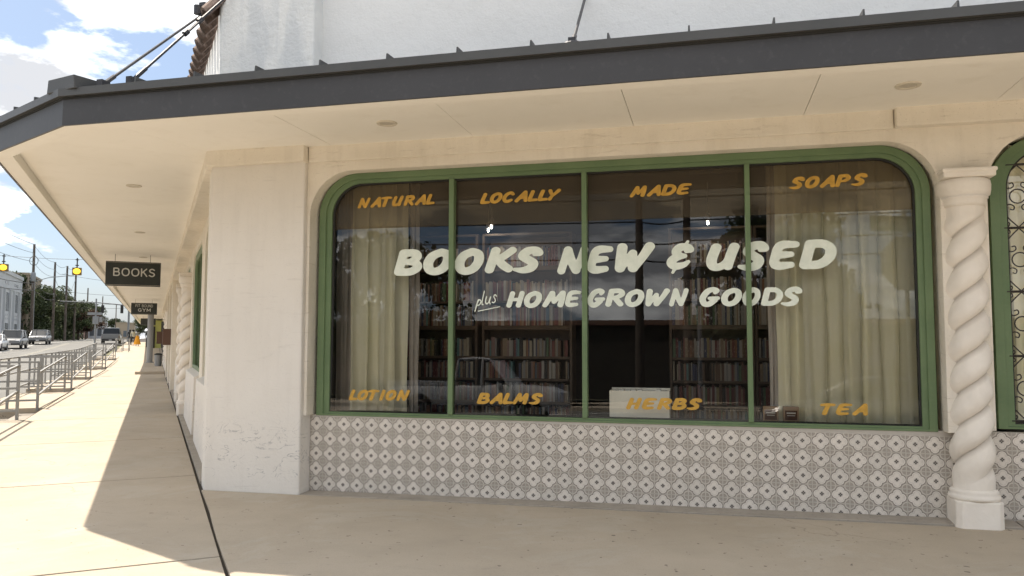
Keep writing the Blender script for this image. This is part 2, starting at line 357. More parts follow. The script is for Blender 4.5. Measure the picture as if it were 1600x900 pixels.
PLAIN = {   # upright sign-board capitals
 'B': [[(.1,.1),(.1,.9)], [(.1,.9),(.45,.9),(.58,.8),(.58,.62),(.45,.52),(.1,.52)], [(.1,.52),(.5,.52),(.64,.4),(.64,.22),(.5,.1),(.1,.1)]],
 'O': [[(.45,.9),(.2,.8),(.1,.5),(.2,.2),(.45,.1),(.7,.2),(.8,.5),(.7,.8),(.45,.9)]],
 'K': [[(.1,.1),(.1,.9)], [(.1,.42),(.6,.9)], [(.28,.58),(.64,.1)]],
 'S': [[(.58,.80),(.42,.9),(.2,.86),(.1,.70),(.22,.56),(.45,.47),(.6,.32),(.5,.14),(.3,.1),(.08,.2)]],
 'F': [[(.1,.1),(.1,.9)], [(.1,.9),(.6,.9)], [(.1,.5),(.5,.5)]], 'I': [[(.1,.1),(.1,.9)]], 'T': [[(.05,.9),(.65,.9)], [(.35,.9),(.35,.1)]],
 'U': [[(.1,.9),(.1,.3),(.3,.1),(.5,.1),(.66,.3),(.66,.9)]], 'N': [[(.1,.1),(.1,.9)], [(.1,.9),(.66,.1)], [(.66,.1),(.66,.9)]],
 'D': [[(.1,.1),(.1,.9)], [(.1,.9),(.45,.88),(.66,.65),(.66,.35),(.45,.12),(.1,.1)]],
 'G': [[(.66,.76),(.42,.9),(.18,.78),(.1,.5),(.2,.2),(.42,.1),(.66,.2),(.66,.46)], [(.45,.46),(.66,.46)]],
 'Y': [[(.05,.9),(.36,.5)], [(.66,.9),(.36,.5)], [(.36,.5),(.36,.1)]], 'M': [[(.1,.1),(.1,.9)], [(.1,.9),(.43,.3)], [(.43,.3),(.76,.9)], [(.76,.9),(.76,.1)]],
 'R': [[(.1,.1),(.1,.9)], [(.1,.9),(.45,.9),(.6,.78),(.6,.6),(.45,.5),(.1,.5)], [(.34,.5),(.64,.1)]],
 'E': [[(.1,.1),(.1,.9)], [(.1,.9),(.6,.9)], [(.1,.5),(.5,.5)], [(.1,.1),(.6,.1)]],
 'C': [[(.66,.78),(.42,.9),(.18,.78),(.1,.5),(.18,.22),(.42,.1),(.66,.22)]],
}
SCRIPT = {   # thin handwritten lower case
 'p': [[(.30,.95),(.22,.5),(.10,-.35)], [(.26,.62),(.40,.95),(.60,.80),(.56,.50),(.36,.30),(.2,.40)]],
 'l': [[(.34,1.6),(.24,.9),(.20,.38),(.36,.30)]],
 'u': [[(.16,.95),(.12,.5),(.26,.28),(.46,.42),(.60,.92)], [(.60,.92),(.54,.5),(.64,.28)]],
 's': [[(.60,.86),(.40,1.02),(.24,.84),(.40,.62),(.50,.42),(.34,.22),(.10,.26)]],
}
def catmull(pts, n=7):
    if len(pts) == 2:
        a, b = pts; return [tuple(a[k]+(b[k]-a[k])*i/n for k in range(3)) for i in range(n+1)]
    P = [pts[0]]+pts+[pts[-1]]; o = []
    for i in range(1, len(P)-2):
        for k in range(n):
            t = k/n; o.append(tuple(.5*(2*P[i][c]+(P[i+1][c]-P[i-1][c])*t+(2*P[i-1][c]-5*P[i][c]+4*P[i+1][c]-P[i+2][c])*t*t+(3*P[i][c]-P[i-1][c]-3*P[i+1][c]+P[i+2][c])*t**3) for c in range(3)))
    o.append(pts[-1]); return o
_gc = {}
def glyph(ch, font, rs=1.0, shear=.2, res=46):
    """filled outline of one letter from brush strokes: list of polygons in a unit box"""
    key = (ch, id(font), rs, shear)
    if key in _gc: return _gc[key]
    segs = []
    for st in font[ch]:
        pts = [(x+shear*(y-.1), y, (r[0] if r else R0)*rs) for x, y, *r in st]
        c = catmull(pts) if font is not PLAIN or len(pts) > 4 else sum([catmull(pts[i:i+2], 2) for i in range(len(pts)-1)], [])
        segs += list(zip(c, c[1:]))
    x0 = min(min(a[0]-a[2], b[0]-b[2]) for a, b in segs)-.02; x1 = max(max(a[0]+a[2], b[0]+b[2]) for a, b in segs)+.02
    y0 = min(min(a[1]-a[2], b[1]-b[2]) for a, b in segs)-.02; y1 = max(max(a[1]+a[2], b[1]+b[2]) for a, b in segs)+.02
    st_ = (y1-y0)/res; nx = int((x1-x0)/st_)+2; ny = res+2
    X, Y = np.meshgrid(x0+np.arange(nx)*st_, y0+np.arange(ny)*st_, indexing='ij'); D = np.full(X.shape, 9.)
    for a, b in segs:
        dx, dy = b[0]-a[0], b[1]-a[1]; L = dx*dx+dy*dy+1e-12
        t = np.clip(((X-a[0])*dx+(Y-a[1])*dy)/L, 0, 1)
        D = np.minimum(D, np.hypot(X-a[0]-t*dx, Y-a[1]-t*dy)-(a[2]+(b[2]-a[2])*t))
    ins = D < 0; ii, jj = np.where(ins); bx0, bx1 = X[ii, jj].min()-st_*.5, X[ii, jj].max()+st_*.5; by0, by1 = Y[ii, jj].min()-st_*.5, Y[ii, jj].max()+st_*.5
    polys = []; full = []
    for j in range(ny-1):
        run = None
        for i in range(nx-1):
            cs = [(i, j), (i+1, j), (i+1, j+1), (i, j+1)]; inn = [ins[c] for c in cs]
            if all(inn):
                if run is None: run = i
                continue
            if run is not None: full.append((run, i, j)); run = None
            if not any(inn): continue
            po = []
            for k in range(4):
                c, d = cs[k], cs[(k+1) % 4]
                if ins[c]: po.append((X[c], Y[c]))
                if ins[c] != ins[d]:
                    t = D[c]/(D[c]-D[d]); po.append((X[c]+(X[d]-X[c])*t, Y[c]+(Y[d]-Y[c])*t))
            if len(po) > 2: polys.append(po)
        if run is not None: full.append((run, nx-1, j))
    for a, b, j in full: polys.append([(X[a, j], Y[a, j]), (X[b, j], Y[b, j]), (X[b, j+1], Y[b, j+1]), (X[a, j+1], Y[a, j+1])])
    nrm = [[((x-bx0)/(bx1-bx0), (y-by0)/(by1-by0)) for x, y in p] for p in polys]
    _gc[key] = (nrm, (bx1-bx0)/(by1-by0)); return _gc[key]
def put_glyph(mb, ch, font, box, rs=1.0, shear=.2, conv=None):
    polys, asp = glyph(ch, font, rs, shear); x0, z0, x1, z1 = box
    for p in polys:
        vs = [conv(x0+(x1-x0)*u, z0+(z1-z0)*v) for u, v in p]; mb.add(vs, [tuple(range(len(vs)))])
def put_word(mb, word, font, box, rs=1.0, shear=.2, gap=.06, conv=None, mirror=False):
    x0, z0, x1, z1 = box; g = [glyph(c, font, rs, shear)[1] if c != ' ' else .4 for c in word]
    tot = sum(g)+gap*(len(word)-1); x = x0; k = (x1-x0)/tot
    for c, a in zip(word, g):
        if c != ' ': put_glyph(mb, c, font, (x, z0, x+a*k, z1), rs, shear, conv)
        x += (a+gap)*k

# ================================================================== THE SETTING
def st(name, mb, mat, parent=None, **k):
    return mb.build(name, mat, parent, kind='structure', **k)
# land out to the horizon (grid in street coordinates, follows the rise of the side street)
av = [-2500, -600, -150, -40, 0, 20, 35, 45, 50, 55, 60, 65, 70, 75, 80, 85, 90, 95, 100, 105, 120, 140, 165, 195, 225, 300, 600, 1500, 4000]
pv = [-3000, -600, -120, -60, -30, -15, 0, 15, 60, 300, 3000]
def sheet(name, A, P, dz, mat, parent=None, **k):
    mb = MB(SIDER); mb.add([(a, p, dz) for a in A for p in P],
        [(i*len(P)+j, (i+1)*len(P)+j, (i+1)*len(P)+j+1, i*len(P)+j+1) for i in range(len(A)-1) for j in range(len(P)-1)])
    return mb.build(name, mat, parent, **k)
sheet('ground', av, pv, -.30, M_land, kind='structure')
RA = [a for a in range(-60, 45, 15)] + list(range(45, 106, 5)) + [120, 140, 165, 195, 225, 400, 900]
road = sheet('side_street_road', RA, [-14.5, -9, -3.75], -.15, M_asph, kind='structure')
main = MB(); main.box(-60, 200, -15.5, -3.0, -.4, -.146); st('main_street_road', main, M_asph)
M_worn = pmat('worn_line_paint', (.27, .255, .21), .8)
# painted lines
for p0, p1 in ((-9.30, -9.18), (-9.06, -8.94)):
    sheet('lane_line', RA, [p0, p1], -.144, M_worn, road)
sheet('lane_line', RA, [-11.95, -11.80], -.144, M_paint, road)
sheet('far_pavement', RA, [-17.5, -14.5], .0, M_conc, kind='structure')
mb = MB(SIDER)
for a0, a1 in zip(RA, RA[1:]):
    for v in ((-14.52, -14.5),):
        mb.add([(a0, v[1], 0), (a1, v[1], 0), (a1, v[1], -.16), (a0, v[1], -.16)], [(0, 1, 2, 3)])
st('far_kerb', mb, M_conc)
# pavement by the shop: slabs with open joints over a dark bed
pave = thing_ = bpy.data.objects.new('pavement', None); COL.objects.link(pave); pave['kind'] = 'structure'
bed = MB(SIDER); 
for a0, a1 in zip(RA, RA[1:]):
    pr = .65 if a0 > 5 else 2.0; pe = -3.72 if a1 <= 60 else -3.0
    if 15 <= a0 < 64: pe = -2.31
    bed.hexa([(a0, pe, -.3), (a1, pe, -.3), (a1, pr, -.3), (a0, pr, -.3), (a0, pe, -.022), (a1, pe, -.022), (a1, pr, -.022), (a0, pr, -.022)])
bed.build('pavement_bed', M_gap, pave)
def slab(poly, z=0.0, th=.08, xf=ID, name='slab', mat=M_conc, bev=.004):
    mb = MB(xf); mb.prism(poly, z-th, z); return mb.build(name, mat, pave, bevel=bev)
def slab_a(a0, a1, p0, p1, dz=0.0, th=.1):
    n = 1 if a1 < 45 else 2
    mb = MB(SIDER)
    for i in range(n):
        b0, b1 = a0+(a1-a0)*i/n, a0+(a1-a0)*(i+1)/n
        mb.hexa([(b0, p0, dz-th), (b1, p0, dz-th), (b1, p1, dz-th), (b0, p1, dz-th), (b0, p0, dz), (b1, p0, dz), (b1, p1, dz), (b0, p1, dz)])
    mb.build('slab', M_conc, pave, bevel=.004)
joints = [-14, -10, -6, -2, 2.1, 6.22, 10.02, 13.95, 18.0] + [18.0+3.9*k for k in range(1, 24)]
units = [(18.3, 21.3), (27.4, 29.6), (35.6, 38.2), (46.5, 49.5), (58.5, 61.5)]
g = .016
for a0, a1 in zip(joints, joints[1:]):
    pe = -3.7 if a1 < 62 else -3.0
    lo = a0 > 16 and a1 < 65
    slab_a(a0+g, a1-g, -2.28+g if lo else pe, .485, 0, .32 if 12 < a0 < 17 else .1)
# outer strip with the stair wells left open
cuts = [18.0] + [x for u in units for x in u] + [64.8]
for a0, a1 in zip(cuts[0::2], cuts[1::2]):
    if a1-a0 > .1: slab_a(a0+g, a1-g, -3.7, -2.28-g, 0, .32)
for a0, a1 in units:
    mb = MB(SIDER)
    mb.box(a0+.0, a1-.0, -3.7, -2.31, -.32, -.22); mb.box(a0+.0, a1-.0, -2.80, -2.311, -.219, -.12)
    mb.build('stair_well', M_ledge, pave)
# main-street pavement in front of the window (one large pour)
def onseam(Y, p=.505): return (p - SN.y*Y)/SN.x
seam = []
for i in range(25):
    Y = 7.38 - i*(7.38+3.0)/24; seam.append((onseam(Y) + random.uniform(-.004, .004) + .008*sin(Y*3.1) + .008, Y))
poly = seam + [(16, -3.0), (16, 7.38), (-3.0, 7.38)]
mbm = MB(lambda v: (v[0], v[1], v[2]+.0056*(v[0]+4.1)*(1 if v[0] > -4.1 else 0))); mbm.prism(poly[::-1], -.12, 0); mbm.build('slab', M_conc, pave, bevel=.004)
mbm = MB(); mbm.box(16.01, 60, -3.0, 7.38, -.12, .112); mbm.build('slab', M_conc, pave)
mbm = MB(); mbm.box(-12, 60, -3.0, -2.85, -.15, .001); mbm.build('kerb', M_ledge, pave)
# ledge strips at the foot of the walls
mb = MB(); mb.hexa([(-4.085, 7.395, -.1), (2.5, 7.395, -.1), (2.5, 7.63, -.1), (-4.085, 7.63, -.1), (-4.085, 7.395, .004), (2.5, 7.395, .052), (2.5, 7.63, .066), (-4.085, 7.63, .012)])
mb.build('ledge_strip', M_ledge, pave, bevel=.006)
mb = MB(); mb.hexa([(2.51, 7.395, -.1), (12, 7.395, -.1), (12, 7.63, -.1), (2.51, 7.63, -.1), (2.51, 7.395, .052), (12, 7.395, .105), (12, 7.63, .118), (2.51, 7.63, .066)]); mb.build('ledge_strip', M_ledge, pave, bevel=.006)
mb = MB(SIDER)
for a0, a1 in zip([9.5, 20, 45, 60, 75, 90], [20, 45, 60, 75, 90, 105]): mb.box(a0, a1-.01, .515, .72, -.1, .02)
mb.build('ledge_strip', M_ledge, pave, bevel=.006)
# far pavement across the main street (seen mirrored in the glass)
mb = MB(); mb.box(-60, 200, -19.5, -15.5, -.4, 0); st('opposite_pavement', mb, M_conc)

# ================================================================== THE SHOP BUILDING
B = thing('shop_building', 'cream corner shop with twisted columns, tiled plinth and a wide rounded shop window', 'building', (-4, 7.6, 0))
def bp(mb, name, mat, **k):
    """build a mesh given in world coordinates as a part of the building"""
    o = mb.build(name, mat, None, **k); o.parent = B; o.matrix_parent_inverse = Matrix.Translation((4, -7.6, 0)); return o
def adopt(o, par=None):
    par = par or B; o.parent = par; o.matrix_parent_inverse = Matrix.Translation((4, -7.6, 0)) ; return o
# corner pillar
P0 = Vector((-5.20, 7.39, 0))
pl = [(-5.20, 7.39), (-4.09, 7.39), (-4.09, 8.1), tuple((P0+SD*.45+SN*.75)[:2]), tuple((P0+SD*.45)[:2])]
mb = MB(); mb.prism(pl, -.05, 3.56); bp(mb, 'corner_pillar', M_pillar, bevel=.018)
# plinth wall behind tiles
mb = MB(); mb.box(-4.09, 12, 7.6035, 7.80, 0, .80); bp(mb, 'plinth', M_grout)
# tiles
TS = .1557
def tile_mesh(z0=0.0, z1=1.0, nm='tile'):
    h = TS/2-.0009; mb = MB(); a = -h+2*h*z0; b = -h+2*h*z1
    mb.box(-h, h, -.008, .012, a, b); me = mb.mesh(nm, M_tile); uv = me.uv_layers.new(name='UVMap')
    for lp in me.loops:
        v = me.vertices[lp.vertex_index].co; uv.data[lp.index].uv = ((v.x+h)/(2*h), (v.z+h)/(2*h))
    return me
tm = tile_mesh(); tmc = tile_mesh(.30, 1.0)
def tile(x, z, me, jit=.0012):
    o = bpy.data.objects.new('tile', me); COL.objects.link(o); o.location = (x, 7.606+random.uniform(-jit, jit), z)
    o.rotation_euler = (random.uniform(-.006, .006), random.uniform(-.006, .006), random.uniform(-.008, .008)); adopt(o)
for k in range(40):
    x = -4.0108+TS*k
    for r in range(5): tile(x, .7075-.0050*(x+4.01)/1.0*1.0-TS*r, tm)
for k in range(20):
    x = 2.271+TS*k
    for r in range(5): tile(x, .728-TS*r, tmc if r == 4 else tm)
# stucco wall with arched notches
outl = [(-4.088, 3.61), (-4.088, .80), (-4.055, .80)] 
def notch(x0, x1, z1, r, zb=.80, n=12):
    p = [(x0, zb)]
    p += [(x0+r-r*cos(t*pi/2/n), z1-r+r*sin(t*pi/2/n)) for t in range(n+1)]
    p += [(x1-r+r*sin(t*pi/2/n), z1-r+r*cos(t*pi/2/n)) for t in range(n+1)]
    return p + [(x1, zb)]
outl = [(-4.088, 3.61), (-4.088, .80)] + notch(-4.055, 1.978, 3.352, .47) + notch(2.345, 6.3, 3.37, .47, .83) + notch(6.75, 11.0, 3.37, .47, .83) + [(12, .83), (12, 3.61)]
adopt(plate('stucco_wall', outl, [], 7.45, 7.75, M_stucco, bevel=.014))
# beam under the soffit, in three castings
for x0, x1, y in ((-5.25, -4.075, 7.325), (-4.067, 1.62, 7.415), (1.626, 12, 7.345)):
    mb = MB(); 
    if x0 < -5: mb.prism([(-5.232, 7.325), (x1, 7.325), (x1, 7.72), (-4.95, 7.72)], 3.452, 3.66)
    else: mb.box(x0, x1, y, 7.7, 3.452, 3.66)
    bp(mb, 'beam', M_stucco, bevel=.012)
# upper storey
mb = MB(); mb.prism([(-5.17, 7.42), (-4.03, 7.42), (-4.03, 8.1), tuple((P0+SD*.6+SN*.8)[:2]), tuple((P0+SD*.6+SN*.05)[:2])], 3.66, 9.0); bp(mb, 'upper_pier', M_uwall2, bevel=.02)
mb = MB(); mb.box(-4.03, 14, 7.60, 8.0, 3.66, 9.0); bp(mb, 'upper_wall', M_uwall)
mb = MB(SIDE)
mb.add([(9.6, .58, 3.66), (60, .58, 3.66), (60, .58, 5.0), (23, .58, 6.95), (9.0, .58, 5.19), (9.6, 1.2, 3.66), (60, 1.2, 3.66), (60, 1.2, 5.0), (23, 1.2, 6.95), (9.0, 1.2, 5.19)],
       [(0, 1, 2, 3, 4), (9, 8, 7, 6, 5), (0, 5, 6, 1), (1, 6, 7, 2), (2, 7, 8, 3), (3, 8, 9, 4), (4, 9, 5, 0)])
bp(mb, 'side_upper_wall', M_uwall)
# clay tile coping along the raked side parapet
M_clay = pmat('weathered_clay_tile', mottled((.10, .075, .06), (.22, .15, .12), 6, (.4, .33, .3), 12, .5), .85, bump=20, bumpd=.006)
mb = MB(); 
c = MB()
for k in range(11): 
    t = pi*k/10
    pass
prof = [(.15*cos(pi*k/8), .15*sin(pi*k/8)) for k in range(9)] + [(.12*cos(pi*k/8), .12*sin(pi*k/8)) for k in range(8, -1, -1)]
for a, b in (( -.30, .35),):
    c.add([(x, a, z) for x, z in prof]+[(x, b, z+.10) for x, z in prof], [tuple(range(18)), tuple(range(18, 36))[::-1]]+[(i, (i+1) % 18, 18+(i+1) % 18, 18+i) for i in range(18)])
cm = c.mesh('coping_tile', M_clay)
for k in range(26):
    a = 9.15+.52*k; z = 5.20+.126*(a-8.85)
    o = bpy.data.objects.new('coping_tile', cm); COL.objects.link(o); o.location = SIDE((a, .60, z)); o.scale = (1.1, .62, 1)
    o.rotation_euler = (.62, 0, atan2(SN.y, SN.x)-pi/2+random.uniform(-.03, .03)); adopt(o)

# ---- rounded shop windows
def window(x0, x1, z0, z1, r, mull, lab, inner_b=.03):
    wroot = bpy.data.objects.new('window', None); COL.objects.link(wroot); wroot.location = (x0, 7.62, z0); adopt(wroot)
    wroot['label'] = lab
    inv = wroot.matrix_basis.inverted()
    def sub(o): o.parent = wroot; o.matrix_parent_inverse = inv; return o
    sub(plate('frame', arch(x0, x1, z0, z1, r), [arch(x0+.075, x1-.065, z0+.02, z1-.065, r-.06)], 7.595, 7.70, M_green, bevel=.006))
    sub(plate('frame', arch(x0+.073, x1-.063, z0+.018, z1-.063, r-.06), [arch(x0+.135, x1-.115, z0+.04, z1-.105, r-.10)], 7.618, 7.705, M_green, bevel=.005))
    sub(plate('gasket', arch(x0+.134, x1-.114, z0+.039, z1-.104, r-.10), [arch(x0+.15, x1-.13, z0+.052, z1-.118, r-.11)], 7.640, 7.69, M_dark))
    for a, b in mull:
        mb = MB(); mb.box(a, b, 7.600, 7.69, z0+.041, z1-.106); sub(mb.build('mullion', M_green, bevel=.004))
    # panes, leaning back very slightly
    xs = [x0+.14] + [v for ab in mull for v in ab] + [x1-.12]
    for i in range(0, len(xs), 2):
        a, b = xs[i]-.004, xs[i+1]+.004
        poly = [(x, z) for x, z in arch(x0+.14, x1-.12, z0+.045, z1-.11, r-.105, 24)]
        left = i == 0; right = i == len(xs)-2
        def cl(x): return min(max(x, a), b)
        pts = []
        for x, z in poly:
            q = (cl(x), z)
            if not pts or hypot(q[0]-pts[-1][0], q[1]-pts[-1][1]) > 1e-4: pts.append(q)
        # cap heights: pane corners in straight runs
        mb = MB(); k = .0446
        mb.add([(x, 7.662+(z-2)*k*.5, z) for x, z in pts], [tuple(range(len(pts)))])
        sub(mb.build('glass_pane', M_glass))
    return wroot, sub
# keep glass lean small enough to stay inside the frame depth
W1, sub1 = window(-4.02, 1.936, .792, 3.351, .44, [(-2.565, -2.512), (-1.190, -1.140), (.355, .402)], 'wide four-pane green window lettered BOOKS NEW & USED')
W2, sub2 = window(2.41, 6.24, .832, 3.362, .44, [(4.1, 4.15), (5.2, 5.25)], 'green window behind an iron scroll grille')
W3, sub3 = window(6.81, 10.95, .832, 3.362, .44, [(8.1, 8.15), (9.5, 9.55)], 'green window farthest along the front')
# added brown sheet: canopy reflection put in as colour over the upper wide window
mt = bpy.data.materials.new('painted_reflection_brown'); mt.use_nodes = True; t = NT(mt.node_tree); t.n.clear()
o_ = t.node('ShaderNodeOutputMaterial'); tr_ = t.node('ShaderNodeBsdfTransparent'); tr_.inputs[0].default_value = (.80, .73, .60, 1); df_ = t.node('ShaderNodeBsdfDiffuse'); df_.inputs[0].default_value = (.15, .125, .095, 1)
mx_ = t.node('ShaderNodeMixShader'); mx_.inputs[0].default_value = .34; t.l.new(tr_.outputs[0], mx_.inputs[1]); t.l.new(df_.outputs[0], mx_.inputs[2]); t.l.new(mx_.outputs[0], o_.inputs[0]); M_reflsheet = mt
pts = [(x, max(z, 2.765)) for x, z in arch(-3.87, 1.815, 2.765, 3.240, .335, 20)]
mb = MB(); mb.add([(x, 7.6555+(z-2)*.0223, z) for x, z in pts], [tuple(range(len(pts)))]); sub1(mb.build('painted_canopy_reflection', M_reflsheet))
# ---- lettering on the panes
gy = lambda x, z: (x, 7.650+(z-2)*.0223, z)
big = 'BOOKSNEW&USED'
bb = [(-3.187,2.250,-2.867,2.534),(-2.864,2.250,-2.530,2.532),(-2.520,2.247,-2.199,2.529),(-2.198,2.258,-1.858,2.533),(-1.905,2.252,-1.582,2.527),(-1.447,2.234,-1.130,2.519),(-1.148,2.234,-0.884,2.518),(-0.876,2.242,-0.479,2.538),(-0.377,2.220,-0.110,2.545),(-0.008,2.239,0.306,2.509),(0.278,2.231,0.572,2.519),(0.564,2.238,0.840,2.517),(0.827,2.239,1.160,2.520)]
def lettering(name, items, mat, rs, shear=.2):
    mb = MB()
    for ch, b in items: put_glyph(mb, ch, G, b, rs, shear, gy)
    o = mb.build('lettering', mat); sub1(o); o['label'] = name
lettering('pale BOOKS lettering', list(zip(big[:5], bb[:5])), M_wpaint, 1.08)
lettering('pale NEW lettering', list(zip(big[5:8], bb[5:8])), M_wpaint, 1.08)
lettering('pale ampersand', list(zip(big[8:9], bb[8:9])), M_wpaint, 1.08)
lettering('pale USED lettering', list(zip(big[9:], bb[9:])), M_wpaint, 1.08)
sm = 'HOMEGROWNGOODS'
sb = [(-1.967,1.908,-1.776,2.079),(-1.785,1.903,-1.599,2.077),(-1.597,1.908,-1.357,2.077),(-1.367,1.909,-1.201,2.078),(-1.145,1.901,-0.968,2.093),(-0.969,1.909,-0.775,2.090),(-0.779,1.904,-0.591,2.082),(-0.582,1.909,-0.343,2.084),(-0.357,1.907,-0.170,2.085),(-0.075,1.898,0.118,2.090),(0.125,1.902,0.316,2.081),(0.318,1.901,0.482,2.084),(0.484,1.905,0.685,2.081),(0.659,1.898,0.853,2.084)]
lettering('pale HOME lettering', list(zip(sm[:4], sb[:4])), M_wpaint, .99)
lettering('pale GROWN lettering', list(zip(sm[4:9], sb[4:9])), M_wpaint, .99)
lettering('pale GOODS lettering', list(zip(sm[9:], sb[9:])), M_wpaint, .99)
mb = MB(); sl_ = .22
for ch, x, dz, wd, h0, h1 in (('p', -2.300, 0, .075, -.055, .075), ('l', -2.226, .012, .035, 0, .150), ('u', -2.188, .020, .065, .0, .085), ('s', -2.118, .030, .055, .0, .095)):
    put_glyph(mb, ch, SCRIPT, (x, 1.925+dz+h0, x+wd, 1.925+dz+h1), .48, .12, gy)
mb.add([gy(-2.262, 1.872), gy(-2.262, 1.882), gy(-2.03, 1.925), gy(-2.03, 1.917)], [(0, 1, 2, 3)])
o = mb.build('lettering', M_wpaint); sub1(o); o['label'] = 'thin underlined word plus'
for wd, b in (('NATURAL', (-3.616,2.985,-2.746,3.100)), ('LOCALLY', (-2.253,2.975,-1.406,3.094)), ('MADE', (-.725,2.980,-.130,3.094)), ('SOAPS', (.758,2.992,1.440,3.112)),
              ('LOTION', (-3.662,.950,-2.980,1.066)), ('BALMS', (-2.264,.942,-1.587,1.058)), ('HERBS', (-.772,.922,-.060,1.036)), ('TEA', (.978,.910,1.380,1.020))):
    # each word climbs very slightly to the right, as hand painted
    mb = MB(); x0, z0, x1, z1 = b; kk = .012
    put_word(mb, wd, G, b, 1.0, .26, -.02, (lambda x, z: gy(x, z+(x-x0)*kk)))
    o = mb.build('lettering', M_ypaint); sub1(o); o['label'] = 'yellow '+wd+' lettering'

# ---- twisted columns
def column_mesh(R=.163, z0=.30, z1=2.72, n=96, m=300, hand=1):
    vs = []; fs = []; gr = []
    for j in range(m+1):
        z = z0+(z1-z0)*j/m
        e = min(1, (z-z0)/.30, (z1-.04-z)/.16); e = max(0, min(1, e)); e = e*e*(3-2*e)
        for k in range(n):
            th = 2*pi*k/n; u = (z/.268 - hand*th/pi) % 1.0
            t_ = 1-u; prof = max(0, sin(pi*t_**1.35))**.6
            s_ = min(t_*1.6, (1-t_)*9)
            jit = .0015*sin(7*th+11*z)
            r = R*(.95+.02*(1-z/3)) - e*.048*(1-prof) + e*.016*prof + jit
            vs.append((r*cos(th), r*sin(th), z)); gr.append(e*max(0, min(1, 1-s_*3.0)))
    for j in range(m):
        for k in range(n): fs.append((j*n+k, j*n+(k+1) % n, (j+1)*n+(k+1) % n, (j+1)*n+k))
    me = bpy.data.meshes.new('shaft'); me.from_pydata(vs, [], fs); me.materials.append(M_column)
    at = me.attributes.new('groove', 'FLOAT', 'POINT'); at.data.foreach_set('value', gr)
    me.polygons.foreach_set('use_smooth', [True]*len(fs)); me.update(); return me
shaft_me = column_mesh(); shaft_lo = column_mesh(n=40, m=120)
def octo(w_, ch):
    return [(-w_+ch, -w_), (w_-ch, -w_), (w_, -w_+ch), (w_, w_-ch), (w_-ch, w_), (-w_+ch, w_), (-w_, w_-ch), (-w_, -w_+ch)]
mb = MB(); mb.prism(octo(.182, .045), -.01, .225); base_me = mb.mesh('base', M_column)
mb = MB(); mb.lathe(0, 0, [(.13, .22), (.190, .225), (.200, .245), (.190, .265), (.180, .272), (.186, .288), (.178, .302), (.170, .31), (.1, .312)], 40); ring_me = mb.mesh('base_ring', M_column)
mb = MB(); mb.lathe(0, 0, [(.1, 2.70), (.168, 2.705), (.172, 2.74), (.176, 2.765), (.190, 2.775), (.190, 2.783), (.180, 2.789), (.203, 2.80), (.211, 2.84), (.213, 2.89), (.207, 2.93), (.19, 2.94), (.1, 2.942)], 40); neck_me = mb.mesh('neck', M_column)
mb = MB(); mb.box(-.202, .202, -.205, .2, 2.94, 3.015); mb.box(-.212, .212, -.214, .2, 2.982, 3.018); cap_me = mb.mesh('abacus', M_column)
for me in (ring_me, neck_me): me.polygons.foreach_set('use_smooth', [True]*len(me.polygons))
def column(loc, rz, sh=shaft_me, par=B):
    r = bpy.data.objects.new('twisted_column', None); COL.objects.link(r); r.location = loc; r.rotation_euler = (0, 0, rz); adopt(r)
    for nm, me in (('shaft', sh), ('base', base_me), ('base_ring', ring_me), ('neck', neck_me), ('abacus', cap_me)):
        o = bpy.data.objects.new(nm, me); COL.objects.link(o); o.parent = r
        if nm in ('base', 'abacus'):
            b = o.modifiers.new('bevel', 'BEVEL'); b.width = .012; b.segments = 2
    return r
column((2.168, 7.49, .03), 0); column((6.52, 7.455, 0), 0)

# ---- iron scroll grille in front of the second window
M_iron = pmat('black_wrought_iron', (.035, .03, .028), .55, spec=.4)
def spiral(cx, cz, r, a0, a1, n=14, sh=.75):
    return [(cx+r*(1-sh*k/n)*cos(a0+(a1-a0)*k/n), cz+r*(1-sh*k/n)*sin(a0+(a1-a0)*k/n)) for k in range(n+1)]
mb = MB(); gyY = 7.625
def gt(pts, r=.006, y=gyY): mb.tube([(x, y, z) for x, z in pts], r, 5)
for zc in [.90+.555*k for k in range(5)]: gt([(2.52, zc), (6.1, zc)], .011)
for i in range(14):
    cx = 2.635+.25*i
    for k in range(-1, 5):
        z = .90+.555*k; mz = z+.2775
        if mz < .9 or mz > 3.25: continue
        gt([(cx+.062*cos(t*pi/8), mz+.062*sin(t*pi/8)) for t in range(17)], .006)
        for sx in (-1, 1):
            for sz in (-1, 1):
                if mz+sz*.27 > 3.24: continue
                pts = [(cx, mz+sz*.272), (cx+sx*.055, mz+sz*.215), (cx+sx*.105, mz+sz*.150), (cx+sx*.100, mz+sz*.095), (cx+sx*.065, mz+sz*.070), (cx+sx*.030, mz+sz*.088), (cx+sx*.036, mz+sz*.118), (cx+sx*.062, mz+sz*.112)]
                gt([(a, b) for a, b, _ in catmull([(a[0], a[1], 0) for a in pts], 4)], .0055)
                gt([(a, b) for a, b, _ in catmull([(cx+sx*.125, mz+sz*.272, 0), (cx+sx*.080, mz+sz*.262, 0), (cx+sx*.070, mz+sz*.235, 0), (cx+sx*.095, mz+sz*.228, 0)], 4)], .005)
o = mb.build('scroll_grille', M_iron); sub2(o)

# ---- side wall of the shop, seen almost edge-on
M_sidew = M_stucco
bays = [(9.75, 13.3), (14.1, 17.6), (18.8, 21.4), (22.7, 26.2), (27.9, 31.4), (32.6, 36.2), (37.4, 40.9), (42.1, 45.6), (47.2, 50.8), (52.0, 55.5)]
ol = [(9.3, 3.61), (9.3, -.05)]
for i, (a0, a1) in enumerate(bays): ol += notch(a0, a1, 3.30, .4, 1.0 if i % 3 != 2 else .05, 8)[0:] 
ol2 = [(9.3, 3.62), (9.3, -.02)] ; 
